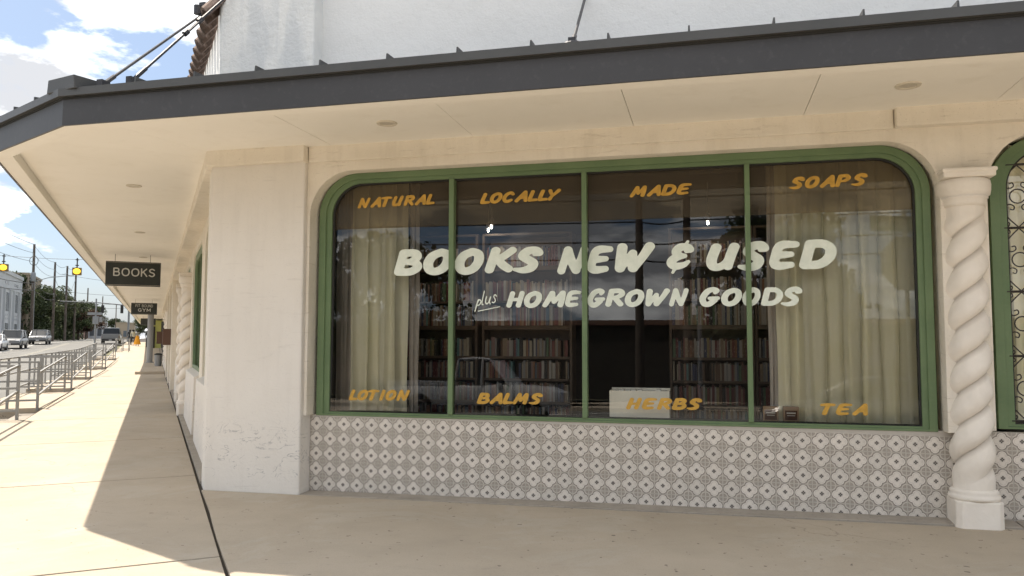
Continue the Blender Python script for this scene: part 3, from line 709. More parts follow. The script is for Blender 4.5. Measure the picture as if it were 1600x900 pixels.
# bottom edge is continuous: use holes instead
holes = [arch(a0, a1, 1.0 if i % 3 != 2 else .10, 3.30, .4, 8) for i, (a0, a1) in enumerate(bays)]
adopt(plate('side_wall', [(9.47, -.05), (60, -.05), (60, 3.61), (9.47, 3.61)], holes, .70, .95, M_sidew, conv=lambda q: SIDE(q), bevel=.01))
wsm = []
for i, (a0, a1) in enumerate(bays):
    z0 = 1.0 if i % 3 != 2 else .10
    r_ = bpy.data.objects.new('side_window', None); COL.objects.link(r_); r_.location = SIDE((a0, .8, z0)); adopt(r_); inv = r_.matrix_basis.inverted()
    o = plate('frame', arch(a0, a1, z0, 3.30, .4, 8), [arch(a0+.09, a1-.09, z0+.08, 3.21, .32, 8)], .74, .84, M_green, conv=lambda q: SIDE(q)); o.parent = r_; o.matrix_parent_inverse = inv
    mb = MB(SIDE); mb.add([(x, .80, z) for x, z in arch(a0+.08, a1-.08, z0+.07, 3.22, .32, 8)], [tuple(range(2+9*2))]); o = mb.build('glass_pane', M_glass); o.parent = r_; o.matrix_parent_inverse = inv
    mb = MB(SIDE); mb.box((a0+a1)/2-.02, (a0+a1)/2+.02, .765, .83, z0+.08, 3.2); o = mb.build('mullion', M_green); o.parent = r_; o.matrix_parent_inverse = inv
    if z0 > .5:
        mb = MB(SIDE); mb.add([(a0-.02, .60, -.02), (a1+.02, .60, -.02), (a1+.02, .78, -.02), (a0-.02, .78, -.02), (a0-.02, .62, .97), (a1+.02, .62, .97), (a1+.02, .78, 1.03), (a0-.02, .78, 1.03)], [(3,2,1,0), (4,5,6,7), (0,1,5,4), (1,2,6,5), (2,3,7,6), (3,0,4,7)])
        bp(mb, 'apron_panel', M_pillar, bevel=.01)
rzS = atan2(SN.y, SN.x)-pi/2
for a, p in ((18.2, .66), (22.05, .70), (26.2+.4, .9), (41.5, .68), (45.9, .68), (51.4, .68)): 
    if a == 26.6: continue
    column(SIDE((a, p, 0)), rzS, shaft_lo)
for a in (27.05, 31.9, 36.8): 
    mb = MB(SIDE); mb.box(a-.28, a+.28, .49, .74, -.02, 3.6); bp(mb, 'pilaster', M_stucco, bevel=.015)
mb = MB(); mb.prism([(-5.236, 7.33), (-4.954, 7.725), SIDE((10.3, .95, 0))[:2], SIDE((60, .95, 0))[:2], SIDE((60, .46, 0))[:2]], 3.452, 3.66); bp(mb, 'side_beam', M_stucco, bevel=.012)
# dark rooms behind the glass
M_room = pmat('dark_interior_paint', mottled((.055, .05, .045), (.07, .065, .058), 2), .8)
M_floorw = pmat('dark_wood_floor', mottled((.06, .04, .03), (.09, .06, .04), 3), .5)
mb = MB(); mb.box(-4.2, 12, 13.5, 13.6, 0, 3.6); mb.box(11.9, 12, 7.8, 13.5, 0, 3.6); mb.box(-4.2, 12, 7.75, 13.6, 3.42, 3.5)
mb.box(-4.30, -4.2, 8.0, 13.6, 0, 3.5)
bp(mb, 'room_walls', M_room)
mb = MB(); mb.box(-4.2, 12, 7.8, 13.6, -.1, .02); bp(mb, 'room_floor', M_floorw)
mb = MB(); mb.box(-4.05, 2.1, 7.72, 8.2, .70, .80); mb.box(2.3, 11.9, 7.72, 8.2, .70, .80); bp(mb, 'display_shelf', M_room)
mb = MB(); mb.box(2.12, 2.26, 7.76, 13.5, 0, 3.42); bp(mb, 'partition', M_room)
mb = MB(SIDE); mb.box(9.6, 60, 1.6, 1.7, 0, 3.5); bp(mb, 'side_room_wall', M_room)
# more shop fronts beyond, following the rise
Bf = thing('far_shop_row', 'row of low cream shopfronts with a yellow-green front beyond the grey canopy post', 'building', SIDER((60, .7, 0)))
fi = Bf.matrix_basis.inverted()
def fp(mb, name, mat): o = mb.build(name, mat); o.parent = Bf; o.matrix_parent_inverse = fi; return o
M_lime = pmat('yellow_green_paint', (.42, .44, .16), .8)
mb = MB(SIDE); mb.box(60.02, 110, .72, 4, -.2, 3.62); fp(mb, 'wall', M_stucco)
mb = MB(SIDE); mb.box(84, 112, -.30, .71, -.2, 3.48); fp(mb, 'painted_front', M_lime)
mb = MB(SIDE); mb.box(83.9, 83.995, -.22, .10, rise(84)-.1, rise(84)+2.1); fp(mb, 'side_door', M_dark)
for a in (61, 64, 69, 75, 79):
    mb = MB(SIDE); mb.box(a, a+2.2, .60, .715, .3+rise(a), 2.6+rise(a)); fp(mb, 'shop_door', M_dark)

# ================================================================== CANOPY
def isect(p, d, q, e):
    den = d[0]*e[1]-d[1]*e[0]; t = ((q[0]-p[0])*e[1]-(q[1]-p[1])*e[0])/den; return (p[0]+d[0]*t, p[1]+d[1]*t)
C1 = (-5.58, 5.73); C2 = (-7.17, 6.46)
dch = Vector((C2[0]-C1[0], C2[1]-C1[1])).normalized(); nch = Vector((-dch.y, dch.x));
if nch.dot(Vector((0, 1))) < 0: nch = -nch
def opath(off):
    """canopy outline moved inward by off: far right, C1, C2, far end of the side street"""
    c1 = isect((0, C1[1]+off), (1, 0), (C1[0]+nch.x*off, C1[1]+nch.y*off), dch)
    c2p = Vector(C2)+Vector(SN[:2])*off
    c2 = isect((C1[0]+nch.x*off, C1[1]+nch.y*off), dch, tuple(c2p), tuple(SD[:2]))
    e = Vector(c2)+Vector(SD[:2])*98
    return [(14, c1[1]), c1, c2, tuple(e)]
CN = thing('street_canopy', 'long flat canopy with charcoal fascia and cream soffit over the pavement', 'canopy', (-5, 6.5, 3.5))
ci = CN.matrix_basis.inverted()
def cp(o): o.parent = CN; o.matrix_parent_inverse = ci; return o
def band(offo, offi, z0, z1, name, mat, bevel=0):
    o, i = opath(offo), opath(offi)
    for k in range(3):
        mb = MB(); mb.prism([o[k], o[k+1], i[k+1], i[k]], z0, z1); cp(mb.build(name, mat, bevel=0))
band(0, .022, 3.492, 3.745, 'fascia', M_fascia)
band(-.048, .03, 3.7455, 3.815, 'drip_edge', M_fascia2)
band(-.012, .03, 3.7300, 3.7452, 'drip_lip', M_dark)
band(.0225, .19, 3.50, 3.79, 'soffit_edge', M_soffit)
# soffit panels with open joints
IN = opath(.1905); zS = 3.62
def panel(poly, dz=0):
    cx = sum(p[0] for p in poly)/len(poly); cy = sum(p[1] for p in poly)/len(poly); q = []
    for x, y in poly:
        d = hypot(x-cx, y-cy); q.append((x-(x-cx)/d*.0038, y-(y-cy)/d*.0038))
    mb = MB(); mb.prism(q, zS+dz, zS+dz+.014); cp(mb.build('soffit_panel', M_soffit))
xs = [-3.80, -2.25, -.655, .87, 2.40, 3.93, 5.46, 7.0, 8.5, 10.0, 12.0]
for a, b in zip(xs, xs[1:]): panel([(a, IN[0][1]), (b, IN[0][1]), (b, 7.5), (a, 7.5)], random.uniform(-.001, .001))
def sp(a, p): v = SIDE((a, p, 0)); return (v[0], v[1])
pin = Vector(SN[:2]).dot(Vector(IN[2])); ain = Vector(SD[:2]).dot(Vector(IN[2]))
pn = SN.x*IN[2][0]+SN.y*IN[2][1]
panel([(-3.80, IN[0][1]), (-3.80, 7.5), tuple((P0+SD*.25+SN*.2)[:2]), tuple((P0+SD*.05)[:2]), IN[1]])
mp = isect(IN[1], tuple(dch), sp(9.3, 0), tuple(SN[:2]))
panel([IN[1], tuple((P0+SD*.05)[:2]), sp(9.3, .62), mp] )
panel([mp, sp(9.3, .62), sp(10.9, .62), sp(10.9, pn), IN[2]])
aa = [10.9+1.72*k for k in range(30)]
for a, b in zip(aa, aa[1:]): panel([sp(a, pn), sp(a, .62), sp(b, .62), sp(b, pn)], random.uniform(-.0015, .0015))
mb = MB(SIDE); mb.box(aa[-1], 105, pn, .9, zS, zS+.014); cp(mb.build('soffit_panel', M_soffit))
mb = MB(); mb.box(-3.9, 12, IN[0][1]-.05, 7.6, 3.645, 3.67); mb.prism([(-3.9, 5.9), (-3.9, 7.6), tuple((P0+SD*.6+SN*.3)[:2]), sp(10.0, .6), sp(10.0, pn), IN[2], IN[1]], 3.6705, 3.69); mb2 = MB(SIDE); mb2.box(9.9, 105, pn-.03, .7, 3.645, 3.668)
cp(mb.build('soffit_backing', M_gap)); cp(mb2.build('soffit_backing', M_gap))
# roof sheet and standing seams
OT = opath(-.04)
mb = MB(); 
r0 = [(x, y, 3.812) for x, y in OT]; wl = [(14, 7.6, 3.93), (-5.1, 7.5, 3.93), (*sp(9.8, .58), 3.93), (*sp(107, .58), 3.93)]
for k in range(3): mb.add([r0[k], r0[k+1], wl[k+1], wl[k], *( (q[0], q[1], q[2]-.02) for q in (r0[k], r0[k+1], wl[k+1], wl[k]))], [(0,1,2,3), (7,6,5,4), (0,4,5,1), (1,5,6,2), (2,6,7,3), (3,7,4,0)])
cp(mb.build('metal_roof', M_fascia2))
for k in range(-8, 24):
    x = -.10+.5885*k
    mb = MB(); mb.hexa([(x-.009, 5.70, 3.80), (x+.009, 5.70, 3.80), (x+.009, 7.6, 3.92), (x-.009, 7.6, 3.92), (x-.006, 5.705, 3.868), (x+.006, 5.705, 3.868), (x+.006, 7.6, 3.985), (x-.006, 7.6, 3.985)])
    cp(mb.build('standing_seam', M_fascia2))
for t in (.62, 1.12, 1.6):
    a = Vector(C1)+dch*t-nch*.015; b = a+nch*1.4; u = dch*.009
    mb = MB(); mb.hexa([(*(a-u), 3.80), (*(a+u), 3.80), (*(b+u), 3.88), (*(b-u), 3.88), (*(a-u), 3.872), (*(a+u), 3.872), (*(b+u), 3.95), (*(b-u), 3.95)])
    cp(mb.build('standing_seam', M_fascia2))
# hip cap at the corner
hd = (Vector((-5.15, 7.5))-Vector(C1)).normalized(); hn = Vector((hd.y, -hd.x)); a = Vector(C1)-hd*.03; b = a+hd*1.7
mb = MB(); f = lambda v, s_, z: (*(v+hn*s_), z)
mb.hexa([f(a, -.20, 3.80), f(a, .20, 3.80), f(b, .12, 3.92), f(b, -.12, 3.92), f(a, -.185, 3.925), f(a, .185, 3.925), f(b, .1, 4.00), f(b, -.1, 4.00)])
cp(mb.build('hip_cap', M_fascia2, bevel=.006))
# recessed downlights in the soffit
M_ltrim = pmat('white_light_trim', (.62, .57, .48), .5); M_lens = pmat('unlit_lens', (.50, .46, .39), .3)
def downlight(x, y, lab):
    r = thing('soffit_light', lab, 'ceiling light', (x, y, zS), 0, 'round downlights in the soffit')
    mb = MB(); n = 28
    prof = [(.062, .0), (.066, -.010), (.092, -.012), (.098, -.004), (.098, .0), (.062, .001)]
    mb.v = [(r_*cos(2*pi*k/n), r_*sin(2*pi*k/n), z) for r_, z in prof for k in range(n)]
    mb.f = [(i*n+k, i*n+(k+1) % n, ((i+1) % 6)*n+(k+1) % n, ((i+1) % 6)*n+k) for i in range(5) for k in range(n)]; mb.mi = [0]*len(mb.f)
    mb.build('trim', M_ltrim, r, smooth=True)
    mb = MB(); mb.lathe(0, 0, [(.064, -.004), (.064, -.0015)], n); mb.build('lens', M_lens, r)
downlight(-2.90, 6.76, 'round downlight in the soffit left of the middle of the shop window')
downlight(1.58, 6.72, 'round downlight in the soffit near the twisted column')
for k, lab in enumerate(['round downlight in the side soffit nearest the corner', 'second round downlight along the side soffit', 'third round downlight along the side soffit', 'fourth round downlight along the side soffit']):
    x, y = sp(11.44+4.95*k, -.30); downlight(x, y, lab)
# stay rods from the wall to the canopy edge
M_rod = pmat('dark_steel_rod', (.055, .055, .06), .45, metal=.3)
def rod(name, lab, a, b, mid=None):
    r = thing(name, lab, 'rod', a, 0, 'steel stay rods holding the canopy'); A = Vector(a); Bv = Vector(b)-A
    mb = MB(); mb.tube([(0, 0, 0), Bv], .014, 8); mb.build('bar', M_rod, r)
    mb = MB(); mb.tube([(0, 0, 0), Bv.normalized()*.22], .021, 8); mb.build('clevis', M_rod, r)
    if mid:
        mb = MB()
        u = Bv.normalized(); s_ = u.cross(Vector((0, 0, 1))).normalized()*.028
        for sg in (-1, 1): mb.tube([Bv*mid+s_*sg, Bv*mid+u*.26+s_*sg], .010, 6)
        for e in (0, .26): mb.tube([Bv*mid+u*(e-.03), Bv*mid+u*(e+.03)], .030, 8)
        mb.build('turnbuckle', M_rod, r)
    mb = MB(); mb.box(-.03, .03, -.05, .05, -.06, .03); mb.build('foot_bracket', M_rod, r)
    return r
ra = rod('stay_rod', 'left stay rod running from the canopy corner up to the anchor on the side wall', (-5.265, 5.85, 3.885), (-5.73, 7.90, 5.44))
rod('stay_rod', 'stay rod with a turnbuckle crossing in front of the white pier', (-5.30, 6.25, 4.05), (-5.03, 7.42, 5.42), .5)
rod('stay_rod', 'short stay rod above the window on a round eye at the roof', (-1.02, 6.1, 3.97), (-1.14, 7.58, 5.0))
mb = MB(); mb.tube([(-1.02+.07*cos(t*pi/8), 6.1+.07*sin(t*pi/8), 3.95) for t in range(17)], .013, 6); cp(mb.build('roof_eye', M_rod))
mb = MB(); mb.box(-5.76, -5.68, 7.84, 7.95, 5.33, 5.55); mb.tube([(-5.76, 7.82, 5.40), (-5.76, 7.82, 5.5)], .045, 10); bp(mb, 'anchor_bracket', M_rod)
# canopy post
M_post = pmat('grey_painted_steel', (.27, .275, .28), .5, spec=.4)
r = thing('canopy_post', 'round grey steel post holding the canopy beyond the gym sign', 'post', SIDE((52, -.2, .12)))
mb = MB(); mb.lathe(0, 0, [(.17, .12), (.17, 3.42)], 24); mb.build('shaft', M_post, r, smooth=True)
mb = MB(); mb.lathe(0, 0, [(.24, .10), (.24, .14), (.19, .16)], 24); mb.build('collar', M_post, r)
mb = MB(SIDE); mb.box(40, 56, -.75, .5, -.05, .13); x = mb.build('raised_step', M_conc, pave, bevel=.01)

# ================================================================== HANGING SIGNS
M_sign = pmat('charcoal_sign_board', mottled((.035, .04, .038), (.045, .05, .047), 3), .5); M_signp = pmat('pale_sign_lettering', (.62, .62, .58), .6); M_edge = pmat('sign_trim_line', (.45, .42, .35), .6)
def hsign(a, lab, words, p0=-1.085, p1=.105, z0=2.86, z1=3.445):
    o = SIDE((a, (p0+p1)/2, zS)); r = thing('hanging_sign', lab, 'sign', o, rzS+pi/2)
    W = p1-p0; H = z1-z0; zt = z1-zS; zb = z0-zS
    # local x = along the sign... local frame: X' = SN, Y' = SD after rotation
    r.rotation_euler = (0, 0, atan2(SN.y, SN.x))
    mb = MB(); mb.box(-W/2, W/2, -.03, .03, zb, zt); mb.build('board', M_sign, r, bevel=.004)
    mb = MB()
    for z in (zb+.022, zt-.026): mb.box(-W/2+.01, W/2-.01, -.0335, -.0305, z, z+.008)
    mb.build('trim_line', M_edge, r)
    for x in (-.40, .36):
        mb = MB(); mb.tube([(x, 0, zt), (x, 0, -.001)], .006, 6); mb.build('hanger', M_rod, r)
    for wd, font, bx, rs in words:
        mb = MB(); put_word(mb, wd, font, bx, rs, 0, .14, (lambda x, z: (x, -.0345, z))); mb.build('lettering', M_signp, r)
    return r
hsign(20.8, 'dark hanging sign reading BOOKS', [('BOOKS', PLAIN, (-.435, -.53, .47, -.325), .50)])
hsign(43.8, 'dark hanging sign reading FIT BOUND GYM', [('FIT BOUND', PLAIN, (-.40, -.395, .40, -.25), .42), ('GYM', PLAIN, (-.28, -.62, .30, -.45), .5)])
hsign(75, 'farthest hanging sign, dark and too small to read', [])

# ================================================================== INSIDE THE SHOP
def cloth(name, c1, c2, tr=.0):
    def ex(t, b, P): pass
    mt = pmat(name, mottled(c1, c2, 4), .9, bump=60, bumpd=.001)
    t = NT(mt.node_tree); b = t.n['Principled BSDF']; o = t.n['Material Output']
    ts = t.node('ShaderNodeBsdfTranslucent'); ts.inputs[0].default_value = (*c2, 1); mx = t.node('ShaderNodeMixShader'); mx.inputs[0].default_value = .04
    t.l.new(b.outputs[0], mx.inputs[1]); t.l.new(ts.outputs[0], mx.inputs[2]); t.l.new(mx.outputs[0], o.inputs[0]); return mt
M_curt = cloth('cream_curtain', (.90, .86, .62), (.94, .90, .70)); M_sheer = cloth('pinkish_lining', (.46, .42, .37), (.54, .49, .44))
def curtain(name, lab, x0, x1, z0, z1, y, folds, amp, mat, seed):
    rnd = random.Random(seed); n = 160; mz = 14; vs = []; ph = [rnd.uniform(0, 6) for _ in range(4)]
    prof = []
    for i in range(n+1):
        u = i/n; uu = u + .035*sin(2*pi*u*2.3+ph[0])+.02*sin(2*pi*u*5.1+ph[1])
        v = abs(sin(pi*uu*folds+ph[2]))**.7*1.4-.7; v = v + .35*sin(2*pi*uu*folds*.37+ph[3])
        prof.append(v)
    for j in range(mz+1):
        t = j/mz; z = z0+(z1-z0)*t; am = amp*(1.15-.35*t)
        for i in range(n+1): vs.append(((x0+(x1-x0)*i/n)+.006*sin(9*t+i*.1), y+am*prof[i], z+(.008*sin(i*.35) if j == 0 else 0)))
    fs = [(j*(n+1)+i, j*(n+1)+i+1, (j+1)*(n+1)+i+1, (j+1)*(n+1)+i) for j in range(mz) for i in range(n)]
    mb = MB(); mb.add(vs, fs); o = mb.build(name, mat, smooth=True); tag(o, lab, 'curtain'); return o
curtain('curtain', 'bright cream curtain hanging behind the word NATURAL at the left of the window', -3.78, -3.13, .80, 3.36, 7.90, 4, .045, M_curt, 3)
curtain('curtain', 'narrow greyish curtain edge at the far left of the window', -3.99, -3.76, .80, 3.36, 7.96, 4, .03, M_sheer, 5)
curtain('curtain', 'slim grey curtain edge at the right of the left-hand cream curtain', -3.14, -3.02, .80, 3.36, 7.98, 2, .02, M_sheer, 6)
curtain('curtain', 'wide cream curtain hanging behind the word SOAPS at the right of the window', .64, 1.27, .80, 3.36, 7.90, 4, .045, M_curt, 9)
curtain('curtain', 'cream curtain beside the right frame of the wide window', 1.25, 1.93, .80, 3.36, 7.93, 4, .05, M_curt, 12)
curtain('curtain', 'slim grey curtain edge beside the right-hand bookcase', .57, .66, .80, 3.36, 7.97, 2, .02, M_sheer, 15)
curtain('curtain', 'cream curtain behind the iron scroll grille', 2.46, 3.05, .84, 3.36, 7.92, 4, .04, M_curt, 18)
# bookcases
M_shelf = pmat('dark_brown_shelf_wood', mottled((.065, .048, .036), (.10, .072, .05), 5), .55)
SH = [.28, .555, .835, 1.115, 1.385, 1.765, 2.075, 2.50]
BY = 9.45
def bookcase(x0, x1, lab, top=2.92):
    r = thing('bookcase', lab, 'bookcase', ((x0+x1)/2, BY, 0)); mx = (x0+x1)/2
    for x in (x0, x1-.03):
        mb = MB(); mb.box(x-mx, x+.03-mx, 0, .30, 0, top); mb.build('side_board', M_shelf, r)
    mb = MB(); mb.box(x0-mx+.03, x1-mx-.03, .27, .30, .05, top); mb.build('back_board', M_shelf, r)
    for z in SH+[top]:
        th = .05 if z in (1.765, 2.50) else .028
        mb = MB(); mb.box(x0-mx+.031, x1-mx-.031, -.004, .268, z-th, z); mb.build('shelf', M_shelf, r)
    return r
cases = [(-3.85, -2.80, 'bookcase half hidden by the left curtain'), (-2.74, -1.60, 'bookcase behind the words plus HOME'), (-.44, .52, 'bookcase behind the words GROWN GOODS'), (.53, 1.5, 'bookcase mostly behind the right curtains')]
for c_ in cases: bookcase(*c_)
pal = {'cream': (.40, .35, .25), 'white': (.42, .39, .34), 'tan': (.30, .21, .12), 'brown': (.16, .085, .045), 'red': (.22, .05, .04), 'maroon': (.16, .03, .035), 'orange': (.30, .13, .05),
       'black': (.035, .032, .03), 'navy': (.045, .06, .14), 'blue': (.08, .13, .19), 'teal': (.08, .24, .25), 'green': (.09, .17, .08), 'grey': (.27, .27, .26), 'yellow': (.32, .25, .09), 'pink': (.30, .18, .16)}
def book_mat(nm, c):
    c = tuple(v*.52+sum(c)/3*.18+.004 for v in c)
    def f(t, P):
        s_ = t.node('ShaderNodeSeparateXYZ'); t.inp(s_.inputs[0], P)
        n_ = t.noise(t.scale(P, (30, 30, 9)), 3, 3, .6)
        inv_ = (.5, .47, .4) if sum(c) < .6 else (.12, .09, .07)
        return t.mix(t.math('MULTIPLY', t.ramp(n_, [(.60, 0.0), (.63, 1.0)]), .4), c, inv_)
    return pmat(nm+'_book_cover', f, .6)
bmats = {k: book_mat(k, c) for k, c in pal.items()}; M_pages = pmat('page_edges', (.5, .45, .35), .9)
bmesh_ = {}
for k in pal:
    mb = MB(); mb.box(-.5, .5, 0, 1, 0, 1)                          # unit book: cover block
    mb.add([(-.40, .012, 1.004), (.40, .012, 1.004), (.40, .99, 1.004), (-.40, .99, 1.004)], [(0, 1, 2, 3)], 1)
    bmesh_[k] = mb.mesh('book', [bmats[k], M_pages])
keys = list(pal); rb = random.Random(21)
wts = {'cream': 5, 'white': 6, 'tan': 5, 'brown': 6, 'red': 4, 'maroon': 4, 'orange': 3, 'black': 8, 'navy': 3, 'blue': 2, 'teal': 1, 'green': 2, 'grey': 5, 'yellow': 1, 'pink': 2}
rowname = {7: 'top', 6: 'second', 5: 'third', 4: 'fourth', 3: 'fifth', 2: 'sixth', 1: 'seventh'}
casename = {0: 'the bookcase by the left curtain', 1: 'the bookcase behind plus HOME', 2: 'the bookcase behind GROWN GOODS', 3: 'the bookcase by the right curtain'}
single = {(1, 5), (1, 4), (1, 3), (1, 6), (2, 6), (2, 5), (2, 4), (2, 3), (1, 2), (2, 2)}
cnt = 0; stuffs = MB(); smats = [bmats[k] for k in keys]
for ci_, (x0, x1, _) in enumerate(cases):
    for si in range(0, 8):
        x = x0+.035; z = SH[si]; hmax = (SH[si+1] if si < 7 else 2.88)-z-.045; warm = rb.random()
        hbase = min(hmax, .26 if si > 4 else .235)
        while x < x1-.06:
            if rb.random() < .03: x += rb.uniform(.02, .08); continue
            t = rb.choice([.012, .014, .017, .02, .023, .026, .03, .036]); h = hbase*rb.uniform(.78, 1.0)**.8; d = rb.uniform(.13, .17); k = rb.choices(keys, [wts[q] for q in keys])[0]
            if x+t > x1-.035: break
            y = BY+rb.uniform(.01, .035); lean = rb.choice([0]*9+[.06, -.05])
            if (ci_, si) in single and cnt < 290:
                o = bpy.data.objects.new('book', bmesh_[k]); COL.objects.link(o); o.location = (x+t/2, y, z+.001); o.scale = (t*.96, d, h); cnt += 1
                tag(o, f'{k} book upright on the {rowname[si]} shelf of {casename[ci_]}', 'book', f'books on the {rowname[si]} shelf of {casename[ci_]}')
            else: stuffs.box(x, x+t*.96, y, y+d, z+.001, z+h, keys.index(k))
            x += t
o = stuffs.build('books', smats); o['kind'] = 'stuff'; tag(o, 'remaining rows of books on the higher, lower and curtained shelves', 'books')
# things standing in the window
M_card = pmat('cream_card', mottled((.66, .63, .54), (.72, .69, .60), 3), .8); M_kraft = pmat('kraft_paper', mottled((.40, .27, .17), (.46, .32, .2), 8), .8); M_lab = pmat('brown_print', (.12, .06, .04), .7); M_white = pmat('white_card', (.7, .68, .63), .7)
r = thing('card_display_box', 'open cream card box standing in the window behind the word HERBS', 'box', (-.66, 7.80, .80))
mb = MB(); mb.box(-.29, .29, 0, .012, 0, .29); mb.box(-.29, .29, .20, .212, 0, .31); mb.box(-.29, -.28, .0121, .1999, 0, .29); mb.box(.28, .29, .0121, .1999, 0, .29); mb.build('box_walls', M_card, r)
rb2 = random.Random(3)
for k in range(9):
    mb = MB(); x = -.26+.06*k; mb.box(x, x+.045, .03, .18, .01, .285+rb2.uniform(0, .02)); mb.build('packet', M_white, r)
for x, lab in ((.565, 'left of two small kraft tea boxes behind the lower right of the window'), (.747, 'right of two small kraft tea boxes behind the lower right of the window')):
    r = thing('tea_box', lab, 'box', (x, 7.82, .80), random.uniform(-.1, .1), 'small kraft tea boxes in the window')
    mb = MB(); mb.box(-.07, .07, 0, .07, 0, .165); mb.build('carton', M_kraft, r, bevel=.003)
    mb = MB(); mb.box(-.055, .055, -.002, -.0005, .04, .13); mb.build('label', M_lab, r)
    mb = MB(); mb.box(-.04, .04, -.0035, -.0022, .10, .112); mb.box(-.035, .035, -.0035, -.0022, .08, .086); mb.build('print', M_white, r)
# small lit spotlights deep in the shop
mt = bpy.data.materials.new('lit_bulb'); mt.use_nodes = True; b_ = mt.node_tree.nodes['Principled BSDF']; b_.inputs['Emission Color'].default_value = (1, .9, .75, 1); b_.inputs['Emission Strength'].default_value = 30; M_bulb = mt
for x, z, lab in ((-2.62, 2.93, 'small lit spotlight above the left bookcases'), (-2.58, 2.97, 'second small lit spotlight above the left bookcases'), (.02, 2.93, 'small lit spotlight above the right bookcase')):
    r = thing('spotlight', lab, 'spotlight', (x, 9.3, z), 0, 'small lit spotlights inside the shop')
    mb = MB(); mb.lathe(0, 0, [(.03, .035), (.035, .10), (.02, .13)], 12); mb.tube([(0, 0, .13), (0, 0, 3.42-z)], .006, 5); mb.build('can', M_iron, r)
    lp = bpy.data.lights.new('spot_lamp', 'SPOT'); lp.energy = 2.2; lp.spot_size = radians(130); lp.spot_blend = .8; lp.color = (1, .85, .68); lp.shadow_soft_size = .05; lo_ = bpy.data.objects.new('spot_lamp', lp); COL.objects.link(lo_); lo_.parent = r; lo_.location = (0, -.75, .10); lo_.rotation_euler = (radians(42), 0, 0)
    mb = MB(); mb.lathe(0, 0, [(.006, -.004), (.011, .004), (.011, .014), (.006, .034)], 10); mb.build('bulb', M_bulb, r)

# ================================================================== ALONG THE SIDE STREET
M_galv = pmat('galvanised_rail', mottled((.25, .25, .245), (.31, .31, .30), 6), .5, metal=.2, spec=.5)
def railing(a0, a1, lab, outer=-3.62, inner=-2.42, slope_to=None):
    r = thing('stair_railing', lab, 'railing', SIDER((a0, inner, 0)), 0, 'galvanised railings round the stair openings'); inv = r.matrix_basis.inverted()
    def part(n, mb): o = mb.build(n, M_galv, r); o.matrix_parent_inverse = inv
    H = 1.06; s = .028
    ps = [outer, (outer+inner)/2, inner]
    for a in (a0, a1):
        for p in ps:
            mb = MB(SIDER); mb.box(a-s, a+s, p-s, p+s, -.06, H-.02); part('post', mb)
        for z in (.18, .62, H):
            mb = MB(SIDER); mb.box(a-.024, a+.024, outer-.03, inner+.03, z-.022, z+.022); part('rail', mb)
    n = max(1, int((a1-a0)/1.2))
    for k in range(1, n):
        mb = MB(SIDER); a = a0+(a1-a0)*k/n; mb.box(a-s, a+s, outer-s, outer+s, -.06, H-.02); part('post', mb)
    for z in (.18, .62, H):
        mb = MB(SIDER); mb.box(a0, a1, outer-.05, outer-.002, z-.022, z+.022); part('rail', mb)
    # sloping hand rails toward the camera side, and level rails at the kerb
    if slope_to is not None:
        for z0, z1 in ((H, .80), (.55, .28)):
            for p in (inner-.02,):
                mb = MB(SIDER); mb.hexa([(slope_to, p-.02, z1-.022), (a0, p-.02, z0-.022), (a0, p+.02, z0-.022), (slope_to, p+.02, z1-.022), (slope_to, p-.02, z1+.022), (a0, p-.02, z0+.022), (a0, p+.02, z0+.022), (slope_to, p+.02, z1+.022)]); part('sloping_rail', mb)
    if slope_to is not None:
        for z in (.62, H):
            mb = MB(SIDER); mb.box(slope_to, a0, outer-.046, outer-.006, z-.02, z+.02); part('kerb_rail', mb)
        k = slope_to+1.3
        while k < a0-.5:
            mb = MB(SIDER); mb.box(k-s, k+s, outer-.05, outer, -.06, H-.02); part('post', mb); k += 1.5
nm = ['nearest', 'second', 'third', 'fourth', 'fifth']
pv_ = 12.5
for i, (a0, a1) in enumerate(units):
    railing(a0, a1, nm[i]+' galvanised railing along the kerb counting from the camera', slope_to=pv_+.1); pv_ = a1
railing(73.5, 76.5, 'small far railing on the kerb beside the walking people', outer=-2.9, inner=-1.9)
# mail boxes on the side wall
M_box = pmat('brown_painted_metal', (.13, .075, .055), .5)
for a, p0, lab in ((27.2, .25, 'nearer brown wall box fixed to the side pilaster'), (35.8, .10, 'farther brown wall box fixed to the side wall')):
    r = thing('wall_box', lab, 'wall box', SIDE((a, .5, 1.42)), rzS); 
    mb = MB(); mb.box(-.2, .2, p0-.5, -.012, 0, .48); mb.build('case', M_box, r, bevel=.01)
    mb = MB(); mb.box(-.21, .21, p0-.51, -.012, .481, .51); mb.build('lid', M_box, r)
# litter bin
r = thing('litter_bin', 'low grey bin standing against the far shop wall', 'bin', SIDE((48, .25, .13)))
mb = MB(); mb.lathe(0, 0, [(.17, 0), (.2, .62)], 14); mb.build('body', M_post, r, smooth=True)
mb = MB(); mb.lathe(0, 0, [(.215, .62), (.215, .66), (.1, .72)], 14); mb.build('lid', M_dark, r)

